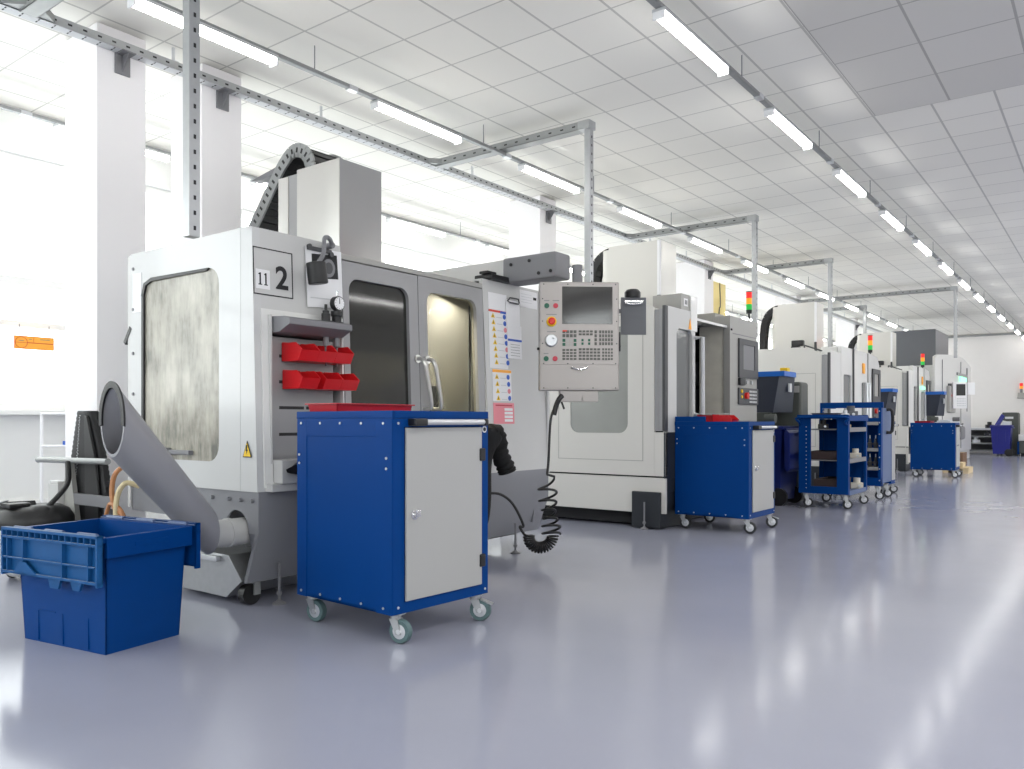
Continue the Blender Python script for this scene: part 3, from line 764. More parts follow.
# warning stickers on the right panel
def sheet(b, y0, y1, z0, z1, m, w=.003): b.use(m).poly(lambda u, v, ww: fmap(u, v, ww + w), [(y0, z0), (y1, z0), (y1, z1), (y0, z1)], .002)
b = MB()
sheet(b, 4.36, 4.57, 1.33, 1.86, 'paper'); sheet(b, 4.36, 4.57, 1.725, 1.740, 'signred', .0045); sheet(b, 4.49, 4.585, 1.722, 1.738, 'signblue', .005)
sheet(b, 4.385, 4.60, 1.10, 1.325, 'paper'); sheet(b, 4.385, 4.60, 1.302, 1.322, 'orange', .0045)
for blk, (zt, n, yo) in enumerate(((1.70, 8, 4.385), (1.272, 4, 4.41))):
    for i in range(n):
        z = zt - i * (.0465 if blk == 0 else .050); yy = yo + i * .004
        b.use('yellow').poly(lambda u, v, w: fmap(u, v, w + .0045), [(yy, z - .016), (yy + .044, z - .016), (yy + .022, z + .02)], .001)
        b.use('slot').poly(lambda u, v, w: fmap(u, v, w + .0052), [(yy + .017, z - .010), (yy + .027, z - .010), (yy + .022, z + .008)], .001)
        mm = 'signblue' if i % 3 != 2 else 'pink'
        b.use(mm).poly(lambda u, v, w: fmap(u, v, w + .0045), [(yy + .152 + .018 * math.cos(a), z + .018 * math.sin(a)) for a in [k * PI / 6 for k in range(12)]], .001)
        b.use('paper2').poly(lambda u, v, w: fmap(u, v, w + .0045), [(yy + .06, z - .012), (yy + .125, z - .012), (yy + .125, z - .007), (yy + .06, z - .007)], .001)
build('warning_sheet', b, None, m1)
b = MB(); sheet(b, 4.385, 4.625, .94, 1.088, 'pink'); sheet(b, 4.41, 4.60, 1.065, 1.075, 'buttonred', .0045)
for i in range(4): sheet(b, 4.51, 4.605, .955 + i * .026, .973 + i * .026, 'paper', .0045)
build('pink_notice', b, None, m1)
b = MB(); sheet(b, 4.735, 4.95, 1.80, 1.925, 'paper'); sheet(b, 4.90, 4.94, 1.865, 1.885, 'slot', .0045)
for i in range(4): sheet(b, 4.75, 4.88, 1.835 + i * .02, 1.838 + i * .02, 'paper2', .0045)
build('paper_notice', b, None, m1)

# things on or beside the nearest machine
t = thing('clipboard', 'clip of curled white papers on the nearest machine beside the warning sheet', 'clipboard', (-3.45, 4.64, 1.42), 0, 'clipboards')
b = MB(); sheet(b, 4.555, 4.72, 1.64, 1.83, 'paper', .008); sheet(b, 4.565, 4.735, 1.41, 1.65, 'paper', .006); sheet(b, 4.57, 4.735, 1.535, 1.55, 'signblue', .0075)
for i in range(5): sheet(b, 4.60, 4.71, 1.43 + i * .02, 1.433 + i * .02, 'midgrey', .0068)
build('paper_stack', b, None, t)
b = MB().tube([(fx(1.82) + .012, 4.57, 1.82), (fx(1.83) + .02, 4.59, 1.845), (fx(1.83) + .02, 4.69, 1.845), (fx(1.82) + .012, 4.71, 1.82), (fx(1.8) + .02, 4.69, 1.81), (fx(1.8) + .02, 4.59, 1.81)], .005, 8, closed=True); build('clip', b, 'darkgrey', t)

t = thing('clipboard', 'white paper drawing with a dark photo clipped beside the number plate', 'clipboard', (-3.46, 2.87, 1.58), 0, 'clipboards')
b = MB()
def tilt(u, v, w): return fmap(2.87 + (u - 2.87) - (v - 1.75) * .06 * -1, v, w)
b.use('paper').poly(lambda u, v, w: tilt(u, v, w + .010), [(2.80, 1.575), (3.045, 1.59), (3.022, 1.91), (2.772, 1.905)], .003)
b.use('slot').poly(lambda u, v, w: tilt(u, v, w + .0115), [(2.825, 1.735), (3.005, 1.752), (2.99, 1.885), (2.815, 1.868)], .001)
b.use('midgrey').poly(lambda u, v, w: tilt(u, v, w + .0125), [(2.935 + .045 * math.cos(a) , 1.805 + .052 * math.sin(a)) for a in [k * PI / 8 for k in range(16)]], .001)
b.use('darkgrey').poly(lambda u, v, w: tilt(u, v, w + .0132), [(2.935 + .028 * math.cos(a), 1.805 + .033 * math.sin(a)) for a in [k * PI / 8 for k in range(16)]], .001)
b.use('paper2').poly(lambda u, v, w: tilt(u, v, w + .0125), [(2.815, 1.625), (3.01, 1.632), (3.01, 1.638), (2.815, 1.631)], .001)
build('paper_stack', b, None, t)
b = MB().box(fx(1.9) + .008, fx(1.9) + .03, 2.79, 2.95, 1.885, 1.905, .004).cyl((fx(1.9) + .02, 2.795, 1.9), (fx(1.9) + .035, 2.795, 1.9), .014, seg=10).cyl((fx(1.9) + .02, 2.945, 1.88), (fx(1.9) + .035, 2.945, 1.88), .014, seg=10); build('clip', b, 'darkgrey', t)

t = thing('machine_lamp', 'black cylinder lamp on a hooked grey pipe over the paper drawing', 'lamp', (-3.42, 2.80, 1.72))
b = MB().tube(smooth_path([(-3.43, 2.915, 1.925), (-3.42, 2.895, 1.945), (-3.405, 2.862, 1.952), (-3.395, 2.835, 1.94), (-3.388, 2.825, 1.90), (-3.382, 2.815, 1.85), (-3.375, 2.775, 1.795)], 6), .012, 10).cyl((fx(1.9) + .01, 2.925, 1.922), (-3.435, 2.925, 1.925), .018, seg=12); build('hooked_pipe', b, 'midgrey', t)
b = MB().lathe((-3.375, 2.758, 1.80), (.03, .14, -1), [(.030, 0), (.049, .004), (.052, .012), (.052, .112), (.048, .117)], 24); build('lamp_head', b, 'black', t)

def tool_holder(y, label, dial):
    zs = -.042
    t = thing('dial_indicator' if dial else 'tool_holder', label, 'gauge' if dial else 'tool holder', (-3.42, y, 1.53))
    b = MB().lathe((-3.42, y, 1.30 + zs), (0, 0, 1), [(.006, 0), (.006, .10), (.016, .11), (.016, .17), (.022, .235)], 14); build('shank', b, 'midgrey', t)
    if not dial:
        b = MB().lathe((-3.42, y, 1.533 + zs), (0, 0, 1), [(.040, 0), (.040, .010), (.024, .012), (.024, .05), (.018, .052), (.018, .066), (.008, .068), (.008, .10)], 18); build('taper_body', b, 'black', t)
    else:
        b = MB().lathe((-3.42, y, 1.533 + zs), (0, 0, 1), [(.038, 0), (.038, .010), (.026, .012), (.026, .04), (.032, .045), (.032, .07)], 18); build('holder_body', b, 'black', t)
        b = MB().lathe((-3.40, y, 1.645 + zs), (-1, 0, 0), [(.040, 0), (.040, .03)], 28); build('gauge_case', b, 'black', t)
        b = MB(); b.use('paper').lathe((-3.3985, y, 1.645 + zs), (1, 0, 0), [(.034, 0), (.034, .003)], 28)
        b.use('slot').obox((-3.395, y, 1.658 + zs), (.0005, 0, 0), (0, .002, 0), (0, 0, .016))
        for k in range(12):
            a = k * PI / 6; b.obox((-3.395, y + .029 * math.cos(a), 1.645 + zs + .029 * math.sin(a)), (.0005, 0, 0), (0, .0015, 0), (0, 0, .0015))
        build('gauge_face', b, None, t)
        b = MB().cyl((-3.415, y, 1.69 + zs), (-3.415, y, 1.715 + zs), .006, seg=8); build('gauge_stem', b, 'chrome', t)
tool_holder(2.865, 'black tool holder standing through the grey shelf beside the dial gauge', False)
tool_holder(2.94, 'black dial gauge with white face standing in the grey tool shelf', True)

# red hopper bins
def red_bin(y0, z0, label, w=.117):
    t = tag(bpy.data.objects.new('parts_bin', None), label, 'bin', 'red parts bins on the slotted board'); COL.objects.link(t); t.location = (-3.49, y0 + w / 2, z0)
    b = MB(); x0, x1 = -3.493, -3.328; H = .095; th = .004
    side = [(x0, z0), (x1 - .03, z0), (x1, z0 + .055), (x1 - .05, z0 + H), (x0, z0 + H)]
    b.prism(side, 'y', y0, y0 + th).prism(side, 'y', y0 + w - th, y0 + w)
    b.box(x0, x1 - .03, y0 + th, y0 + w - th, z0, z0 + th).box(x0, x0 + th, y0 + th, y0 + w - th, z0, z0 + H)
    b.hexa([(x1 - .034, y0 + th, z0), (x1 - .03, y0 + th, z0), (x1 - .03, y0 + w - th, z0), (x1 - .034, y0 + w - th, z0),
            (x1 - .004, y0 + th, z0 + .052), (x1, y0 + th, z0 + .055), (x1, y0 + w - th, z0 + .055), (x1 - .004, y0 + w - th, z0 + .052)])
    build('bin_body', b, 'red', t)
    b = MB().box(x0 - .006, x0 + .004, y0 + .006, y0 + w - .006, z0 + H - .008, z0 + H + .006, .001); build('hanging_lip', b, 'red', t)
rows = (('upper', 1.272, (2.632, 2.750, 2.868)), ('lower', 1.128, (2.637, 2.790, 2.908)))
for word, z, ys in rows:
    for i, yy in enumerate(ys):
        where = ('nearest the number-2 corner', 'in the middle', 'nearest the windowed doors')[i]
        red_bin(yy, z, 'red plastic parts bin in the %s row, %s' % (word, where))

# ------------------------------------------------------------------ casters and tool carts
def caster(parent, x, y, h, face=0., tyre='tyre', brake=False):
    """fork hangs from the cart floor at height h, wheel trails behind"""
    r = .052 if h > .12 else .045
    c, s = math.cos(face), math.sin(face)
    old = Matrix.Translation((x, y, 0)) @ Matrix.Rotation(face, 4, 'Z')
    b = MB(); b.x = old
    b.box(-.035, .035, -.03, .03, h - .006, h, .001).cyl((0, 0, h - .022), (0, 0, h - .006), .024, seg=14)
    for sy in (-.022, .019):
        b.hexa([(-.022, sy, h - .022), (.022, sy, h - .022), (.022, sy + .003, h - .022), (-.022, sy + .003, h - .022),
                (.012, sy, r - .012), (.040, sy, r - .012), (.040, sy + .003, r - .012), (.012, sy + .003, r - .012)][4:] +
               [(-.022, sy, h - .022), (.022, sy, h - .022), (.022, sy + .003, h - .022), (-.022, sy + .003, h - .022)])
    b.box(-.022, .022, -.022, .022, h - .026, h - .022)
    if brake: b.hexa([(.03, -.016, h - .03), (.085, -.016, h - .05), (.085, .016, h - .05), (.03, .016, h - .03), (.03, -.016, h - .022), (.088, -.016, h - .042), (.088, .016, h - .042), (.03, .016, h - .022)])
    k = build('caster', b, 'galv', parent, local=True)
    b = MB(); b.x = old
    b.lathe((.026, -.016, r), (0, 1, 0), [(r * .62, 0), (r * .94, 0), (r, .006), (r, .026), (r * .94, .032), (r * .62, .032)], 22); build('wheel', b, tyre, k, local=True)
    b = MB(); b.x = old
    b.lathe((.026, -.018, r), (0, 1, 0), [(.010, -.006), (.014, 0), (r * .62, .002), (r * .62, .034), (.014, .036), (.010, .042)], 18); build('hub', b, 'silver', k, local=True)

def bolts(b, pts, axis, r=.006):
    for p in pts:
        d = V(axis) * .003; b.cyl(V(p) - d * .3, V(p) + d, r, seg=8)

def tool_cart(loc, rz, label, tyre='tyre', z1=1.005):
    """local x = towards the door, y = along the door; 0.675 deep, 0.59 wide"""
    t = thing('tool_cart', label, 'tool cart', loc, rz, 'blue tool carts with a grey door')
    X, Y, z0 = .340, .304, .128
    b = MB()
    b.box(-X, X, -Y, -Y + .016, z0, z1 - .03, .003).box(-X, X, Y - .016, Y, z0, z1 - .03, .003).box(-X, -X + .016, -Y, Y, z0, z1 - .03, .003)
    b.box(-X, X, -Y, Y, z0, z0 + .016, .003).box(-X + .01, X - .05, -Y + .01, Y - .01, z1 - .06, z1 - .04)
    build('body_shell', b, 'blue', t, True)
    for sy in (-1, 1):      # side stiles and rails lie a little proud of the sunk side panel
        b = MB()
        y0, y1 = sorted((sy * (Y + .003), sy * Y))
        b.box(-X, -X + .075, y0, y1, z0, z1 - .034, .001).box(X - .105, X, y0, y1, z0, z1 - .034, .001).box(-X + .075, X - .105, y0, y1, z1 - .115, z1 - .034, .001)
        build('side_rail', b, 'blue', t, True)
    b = MB(); b.box(X - .03, X + .002, -Y, -Y + .068, z0, z1 - .034, .003).box(X - .03, X + .002, Y - .052, Y, z0, z1 - .034, .003)
    b.box(X - .03, X + .002, -Y + .06, Y - .05, z1 - .072, z1 - .034, .003).box(X - .03, X + .002, -Y + .06, Y - .05, z0, z0 + .05, .003)
    build('front_frame', b, 'blue', t, True)
    b = MB(); b.box(-X - .003, X + .003, -Y - .004, Y + .004, z1 - .034, z1 - .028, .001)
    for q in ((-X - .003, X + .003, -Y - .004, -Y + .014), (-X - .003, X + .003, Y - .014, Y + .004), (-X - .003, -X + .016, -Y, Y), (X - .016, X + .003, -Y, Y)):
        b.box(*q, z1 - .034, z1, .003)
    build('top_rim', b, 'blue', t, True)
    b = MB(); b.box(X + .001, X + .014, -Y + .069, Y - .054, z0 + .052, z1 - .074, .004); d = build('door', b, 'cartdoor', t, True)
    b = MB(); b.lathe((X + .013, -Y + .115, .552), (1, 0, 0), [(.022, 0), (.022, .006), (.014, .008), (.014, .020), (.011, .024)], 20); b.box(X + .034, X + .042, -Y + .103, -Y + .127, .544, .572, .003); build('door_lock', b, 'chrome', d, True)
    for z in (.80, .295):
        b = MB(); b.box(X + .002, X + .022, Y - .072, Y - .036, z - .03, z + .03, .004); build('hinge', b, 'black', d, True)
    b = MB(); b.cyl((X + .040, -Y + .13, z1 - .050), (X + .040, Y - .065, z1 - .050), .013, seg=14); h = build('push_bar', b, 'silver', t, True)
    for ya, yb in ((-Y + .085, -Y + .16), (Y - .075, Y - .05)):
        b = MB().box(X, X + .056, ya, yb, z1 - .067, z1 - .034, .008); build('bar_bracket', b, 'black', h, True)
    b = MB(); b.use('paper2').cyl((X, Y - .026, z1 - .085), (X + .004, Y - .026, z1 - .085), .016, seg=16)
    b.use('slot').cyl((X + .003, Y - .026, z1 - .085), (X + .005, Y - .026, z1 - .085), .010, seg=12); build('round_badge', b, None, t, True)
    b = MB()
    n = 5
    for k in range(n):
        x = -X + .035 + k * (2 * X - .09) / (n - 1)
        bolts(b, [(x, -Y - .004, z1 - .055)], (0, -1, 0)); bolts(b, [(x, -Y - .004, z0 + .025)], (0, -1, 0))
    bolts(b, [(-X + .02, -Y - .004, .80), (-X + .02, -Y - .004, .76), (X - .035, -Y - .004, .80), (X - .035, -Y - .004, .755)], (0, -1, 0))
    bolts(b, [(X + .002, -Y + .03, z1 - .055), (X + .002, -Y + .03, z0 + .03), (X + .002, Y - .022, z1 - .055), (X + .002, Y - .022, z0 + .025)], (1, 0, 0))
    build('bolt_set', b, 'silver', t, True)
    for x, y, f, br in ((X - .035, -Y + .05, .25, False), (X - .035, Y - .05, .5, True), (-X + .05, -Y + .05, .2, False), (-X + .05, Y - .05, .3, False)):
        caster(t, x, y, z0, f, tyre, br)
    return t
tool_cart((-2.79, 2.748, 0), math.radians(-3), 'nearest blue tool cart with grey door, long red tray on its top')
c2 = tool_cart((-2.82, 6.93, 0), math.radians(-1), 'blue tool cart with two small red bins on top, beside the second white machine', 'darktyre', .955)
b = MB().box(-.34, -.05, -.306, -.29, .955, 1.0, .003).box(-.34, -.325, -.29, .29, .955, 1.0, .003); build('raised_back_rim', b, 'blue', c2, True)
tool_cart((-2.72, 11.40, 0), 0, 'blue tool cart half hidden behind the tall tool trolley, grey door in view', 'darktyre', .955)
tool_cart((-2.52, 15.52, 0), math.radians(2), 'farthest blue tool cart, red tray on top, near the wooden pallet', 'darktyre', .93)

def open_tray(name, label, cat, x0, x1, y0, y1, z, h, m, taper=.012, group=None, rz=0):
    t = thing(name, label, cat, ((x0 + x1) / 2, (y0 + y1) / 2, z), rz, group)
    b = MB(); th = .004; cx, cy = (x0 + x1) / 2, (y0 + y1) / 2; a, c = (x1 - x0) / 2, (y1 - y0) / 2
    a0, c0 = a - taper, c - taper
    def wall(p0, p1, q0, q1, n):
        n = V(n) * th
        b.hexa([V(p0), V(p1), V(p1) + n, V(p0) + n, V(q0), V(q1), V(q1) + n, V(q0) + n])
    wall((-a0, -c0, 0), (a0, -c0, 0), (-a, -c, h), (a, -c, h), (0, 1, 0)); wall((-a0, c0, 0), (a0, c0, 0), (-a, c, h), (a, c, h), (0, -1, 0))
    wall((-a0, -c0, 0), (-a0, c0, 0), (-a, -c, h), (-a, c, h), (1, 0, 0)); wall((a0, -c0, 0), (a0, c0, 0), (a, -c, h), (a, c, h), (-1, 0, 0))
    b.box(-a0, a0, -c0, c0, 0, th); build('tray_body', b, m, t, True)
    b = MB(); e = .010
    b.box(-a - e, a + e, -c - e, -c + .002, h - .006, h, .001).box(-a - e, a + e, c - .002, c + e, h - .006, h, .001).box(-a - e, -a + .002, -c, c, h - .006, h, .001).box(a - .002, a + e, -c, c, h - .006, h, .001)
    build('tray_rim', b, m, t, True)
    return t
CT = .978; CT2 = .928
open_tray('plastic_tray', 'long dark red tray lying along the top of the nearest cart', 'tray', -3.105, -2.895, 2.49, 2.99, CT, .066, 'redtray')
def small_bin(x, y, label, rz=0.):
    t = thing('parts_bin', label, 'bin', (x, y, CT2), rz, 'small red bins on the cart top')
    b = MB(); a, c, h, th = .10, .055, .085, .004
    pr = [(-a, 0), (a - .03, 0), (a, .045), (a - .05, h), (-a, h)]
    b.prism(pr, 'y', -c, -c + th).prism(pr, 'y', c - th, c); b.box(-a, a - .03, -c, c, 0, th).box(-a, -a + th, -c, c, 0, h)
    b.hexa([(a - .034, -c, 0), (a - .03, -c, 0), (a - .03, c, 0), (a - .034, c, 0), (a - .004, -c, .045), (a, -c, .045), (a, c, .045), (a - .004, c, .045)])
    build('bin_body', b, 'red', t, True)
    b = MB().box(-a - .008, -a + .004, -c + .006, c - .006, h - .006, h + .006, .001); build('hanging_lip', b, 'red', t, True)
    return t
small_bin(-2.93, 6.86, 'red bin under a white sheet on the second blue cart', .1)
small_bin(-2.76, 6.80, 'open red bin without a sheet on the second blue cart', -.15)
b = MB().hexa([(-3.06, 6.78, CT2 + .094), (-2.80, 6.76, CT2 + .094), (-2.78, 6.96, CT2 + .094), (-3.04, 6.97, CT2 + .094), (-3.06, 6.78, CT2 + .097), (-2.80, 6.76, CT2 + .097), (-2.78, 6.96, CT2 + .097), (-3.04, 6.97, CT2 + .097)])
solo('paper_sheet', b, 'paper', 'white paper sheet lying across a red bin on the second cart', 'paper', (-2.92, 6.87, CT2 + .094))
open_tray('plastic_tray', 'red tray on the top of the farthest blue cart', 'tray', -2.80, -2.55, 15.28, 15.62, CT2 - .036, .07, 'redtray')
b = MB().box(-2.46, -2.26, 15.32, 15.60, CT2 - .036, CT2 + .04, .006).box(-2.42, -2.30, 15.36, 15.5, CT2 + .04, CT2 + .055, .004)
solo('document_box', b, 'paper2', 'pale flat box lying beside the red tray on the farthest cart', 'box', (-2.36, 15.46, CT2 - .036))
b = MB().box(-2.86, -2.50, 11.2, 11.6, CT2 - .012, CT2 + .03, .006)
for k in range(4): b.cyl((-2.8 + k * .09, 11.25, CT2 + .03), (-2.8 + k * .09, 11.25, CT2 + .09), .022, .014, seg=10)
solo('tool_block', b, 'darkgrey', 'dark block of tool holders on the cart behind the tall trolley', 'tool block', (-2.68, 11.4, CT2))

# ------------------------------------------------------------------ blue attached-lid crate
cx, cy = -3.61, 1.76; CR = math.radians(9)
t = thing('storage_crate', 'blue plastic crate with both lids folded down, empty, on the floor before the chip chute', 'crate', (cx, cy, 0), CR)
b = MB(); A0, C0, A1, C1, Hc, th = .276, .180, .316, .209, .487, .006
def tap(z): f = z / Hc; return A0 + (A1 - .012 - A0) * f, C0 + (C1 - .012 - C0) * f
def cwall(s, ax):
    P = []
    for z in (0, Hc):
        a, c = tap(z)
        if ax == 'y': P += [(-a, s * c, z), (a, s * c, z), (a, s * (c - th), z), (-a, s * (c - th), z)]
        else: P += [(s * a, -c, z), (s * a, c, z), (s * (a - th), c, z), (s * (a - th), -c, z)]
    b.hexa(P)
for s in (-1, 1): cwall(s, 'y'); cwall(s, 'x')
b.box(-A0, A0, -C0, C0, 0, .008)
for x in (-.17, .0, .17):
    for s in (-1,):
        a, c = tap(.10); b.box(x - .002, x + .002, -c - .003, -c + .003, .01, .14)
b.box(-.17, -.05, -tap(.14)[1] - .003, -tap(.14)[1] + .003, .138, .142)
build('crate_body', b, 'crateblue', t, True)
b = MB()
for s in (-1, 1):
    b.box(s * A1 - .012, s * A1 + .012, -C1, C1, Hc - .085, Hc, .004)                       # deep end rims
    b.box(-A1, A1, s * C1 - .012, s * C1 + .012, Hc - .022, Hc, .004)
    b.box(s * (A1 + .012) - .002, s * (A1 + .012) + .002, -.08, .08, Hc - .05, Hc - .03, .001)
build('crate_rim', b, 'blue', t, True)
def lid(s):
    b = MB(); b.use('cratelid' if s < 0 else 'crateblue'); y0 = s * (C1 + .018); dy = s * .028; zt, zb = Hc + .012, Hc - .215; L = A1 + .012
    yy = sorted((y0, y0 + s * .008))
    b.box(-L, L, yy[0], yy[1], zb + .03, zt, .002)
    o = sorted((y0, y0 + dy))
    # raised ribs: frame, uprights and cross lines
    b.box(-L, L, *o, zt - .012, zt, .002).box(-L, L, *o, zt - .045, zt - .036, .001)
    b.box(-L, -L + .012, *o, zb + .02, zt, .002).box(L - .012, L, *o, zb + .02, zt, .002)
    b.box(-L, L, *o, zb + .03, zb + .040, .001); b.box(-L + .02, L - .02, o[0], o[0] + abs(dy) * .75, zb + .095, zb + .101, .001)
    n = 16
    for k in range(1, n): x = -L + 2 * L * k / n; b.box(x - .002, x + .002, *o, zt - .042, zt - .004)
    for x in (-L + .045, -.17, .10, L - .06):
        b.box(x - .003, x + .003, o[0], o[1] - abs(dy) * .2, zb + .03, zt - .04)
    # interlocking teeth along the free edge
    prof = [(-L, zb + .03), (-.16, zb + .03), (-.13, zb + .078), (-.07, zb + .078), (-.02, zb + .01), (.01, zb - .012), (.06, zb - .012), (.085, zb + .03), (.13, zb + .03), (.15, zb - .004), (.20, zb - .004), (.22, zb + .03), (L, zb + .03), (L, zb + .05), (-L, zb + .05)]
    for x0, x1, z in ((-.02, .07, zb - .012), (.13, .21, zb - .008)):
        b.prism([(x0, zb + .035), (x0 + .018, z), (x1 - .018, z), (x1, zb + .035)], 'y', *sorted((y0, y0 + s * .012)))
    b.prism([(-.24, zb + .03), (-.19, zb + .085), (-.15, zb + .085), (-.06, zb + .03)], 'y', *sorted((y0 + dy * .8, y0 + dy)))
    b.use('dust')
    for z in (zb + .0403, zb + .1012, zt - .0358, zt + .0002): b.box(-L + .004, L - .004, o[0] + .001, o[0] + .004, z, z + .0012)
    l = build('folded_lid', b, 'cratelid' if s < 0 else 'crateblue', t, True)
    b = MB()
    for x in (-.22, 0, .22): b.cyl((x - .06, s * (C1 + .012), Hc + .006), (x + .06, s * (C1 + .012), Hc + .006), .010, seg=10)
    b.cyl((-L, s * (C1 + .012), Hc + .004), (L, s * (C1 + .012), Hc + .004), .003, seg=6)
    build('hinge_pin', b, 'bluegrey', l, True)
lid(-1); lid(1)

# ------------------------------------------------------------------ items behind the crate
t = thing('steel_stand', 'grey steel stand with a round rail beside the first white column', 'stand', (-5.30, 2.42, 0))
SY = 2.42
b = MB(); b.cyl((-5.80, SY - .02, .70), (-4.86, SY - .02, .715), .019, seg=14).sphere((-5.80, SY - .02, .70), .021); build('round_rail', b, 'galvdull', t)
b = MB(); b.hexa([(-5.46, SY - .015, 0), (-5.20, SY - .015, 0), (-5.20, SY + .015, 0), (-5.46, SY + .015, 0), (-5.425, SY - .015, .71), (-5.37, SY - .015, .71), (-5.37, SY + .015, .71), (-5.425, SY + .015, .71)]); build('upright_plate', b, 'lightgrey', t)
b = MB().box(-5.36, -4.80, SY - .012, SY + .02, .43, .50, .004); build('cross_beam', b, 'midgrey', t)
b = MB().box(-4.92, -4.86, SY - .015, SY + .02, .0, .43, .004).box(-5.5, -4.84, SY - .02, SY + .02, 0, .03, .004); build('foot_frame', b, 'midgrey', t)
b = MB().box(-5.58, -5.44, SY - .055, SY + .0, .02, .555, .008).box(-5.57, -5.45, SY - .05, SY - .005, .555, .572, .004); build('switch_box', b, 'greywhite', t)
t = thing('bellows_cover', 'black pleated bellows cover standing up behind the steel rail', 'bellows', (-5.26, 2.49, 0))
def bell(b, secs):
    R_ = []
    for c, w, dpt, z in secs: R_.append([b._v((c + w * math.copysign(abs(math.cos(a)) ** .6, math.cos(a)), 2.492 + dpt * math.copysign(abs(math.sin(a)) ** .6, math.sin(a)), z)) for a in [2 * PI * i / 28 for i in range(28)]])
    for A, B in zip(R_, R_[1:]):
        for i in range(28): b._f([A[i], A[(i + 1) % 28], B[(i + 1) % 28], B[i]])
    b._f(R_[0][::-1]); b._f(R_[-1])
secs = []
n = 64
for i in range(n + 1):
    z = .04 + .985 * i / n; f = min(1, max(0, (z - .50) / .525))
    w = .255 * (1 - f ** 1.25) + .085 * f ** 1.25
    secs.append((-5.285 - .02 * f, w + (.005 if i % 2 else 0) * (1 - .5 * f), .040 + (.004 if i % 2 else 0), z))
b = MB(); bell(b, secs); build('pleats', b, 'rubber', t)
b = MB()
for k in range(36):
    z = .60 + k * .0112; x = -5.375 + .055 * (k / 36) + (.004 if k % 2 else -.004); b.box(x - .004, x + .004, 2.447, 2.452, z, z + .005)
build('white_stitching', b, 'paper2', t)
b = MB().prism([(-5.22, .06), (-5.06, .06), (-5.055, .50), (-5.10, .72), (-5.21, .99), (-5.24, 1.0)], 'y', 2.436, 2.452, .003); build('side_flap', b, 'black', t)
t = thing('barrier_frame', 'thin white post with short cross rails standing before the window wall', 'frame', (-6.2, 2.585, 0))
pz = V((-6.2, 2.585, 0)); dd = V((.4, .3, 0)).normalized()
b = MB().cyl(pz, pz + V((0, 0, 1.015)), .011, seg=10); build('post', b, 'paper', t)
b = MB()
for z in (.36, .78, 1.015): b.cyl(pz + V((0, 0, z)), pz + dd * .42 + V((0, 0, z)), .008, seg=8)
build('cross_rail', b, 'paper', t)
b = MB().cyl(pz + dd * .42, pz + dd * .42 + V((0, 0, 1.015)), .009, seg=8).box(pz.x - .02, pz.x + .02, pz.y - .15, pz.y + .15, 0, .02); build('rear_post', b, 'paper', t)
b = MB().obox(pz + dd * .17 + V((0, 0, .80)), dd * .016, V((0, .001, 0)), V((0, 0, .016))); build('blue_tag', b, 'signblue', t)

VX, VY = -5.30, 2.165
t = thing('vacuum_cleaner', 'black workshop vacuum cleaner with a white label plate behind the blue crate', 'vacuum cleaner', (VX, VY, 0))
b = MB().lathe((VX, VY, 0), (0, 0, 1), [(.13, .03), (.15, .05), (.165, .30), (.17, .32)], 28); build('tank', b, 'greywhite', t)
b = MB().lathe((VX, VY, 0), (0, 0, 1), [(.212, .315), (.222, .335), (.220, .375), (.195, .42), (.15, .445), (.08, .45)], 28)
b.hexa([(VX - .30, VY - .16, .36), (VX + .02, VY - .20, .35), (VX + .06, VY + .02, .36), (VX - .26, VY + .06, .37), (VX - .24, VY - .12, .42), (VX - .02, VY - .14, .475), (VX + .02, VY, .475), (VX - .22, VY + .02, .43)]); b.sphere((VX + .12, VY - .02, .385), .09, 1, 1, .8).box(VX - .05, VX + .09, VY - .17, VY - .05, .44, .47, .01); build('motor_head', b, 'black', t)
b = MB().obox((VX - .10, VY - .145, .462), (.055, -.012, .014), (.012, .035, .01), (0, 0, .002)); build('label_plate', b, 'paper', t)
b = MB().tube(smooth_path([(VX + .13, VY - .06, .36), (VX + .10, VY + .02, .42), (VX + .10, VY + .10, .50), (VX + .07, VY + .17, .58), (VX + .0, VY + .20, .70)], 6), .016, 10); build('hose', b, 'black', t)
for x, y in ((.10, -.08), (-.10, -.08), (.10, .08), (-.10, .08)):
    b = MB().cyl((VX + x - .012, VY + y, .03), (VX + x + .012, VY + y, .03), .03, seg=14); build('wheel', b, 'darktyre', t)
t = thing('coolant_hoses', 'looped beige and copper coolant hoses hanging off the nearest machine', 'hose', (-4.60, 2.40, .44))
b = MB().tube(smooth_path([(-4.55, 2.43, .58), (-4.575, 2.36, .60), (-4.61, 2.33, .52), (-4.60, 2.32, .38), (-4.57, 2.33, .28), (-4.53, 2.36, .22)], 6), .015, 8); build('beige_hose', b, 'beigehose', t)
b = MB().tube(smooth_path([(-4.62, 2.42, .72), (-4.66, 2.35, .66), (-4.67, 2.33, .56), (-4.64, 2.33, .46), (-4.57, 2.34, .42), (-4.55, 2.36, .34)], 6), .014, 8); build('copper_hose', b, 'copperhose', t)
b = MB().tube(smooth_path([(-4.78, 2.34, .36), (-4.72, 2.33, .44), (-4.66, 2.32, .48), (-4.58, 2.34, .44), (-4.54, 2.36, .32)], 6), .012, 8); build('copper_loop', b, 'copperhose', t)

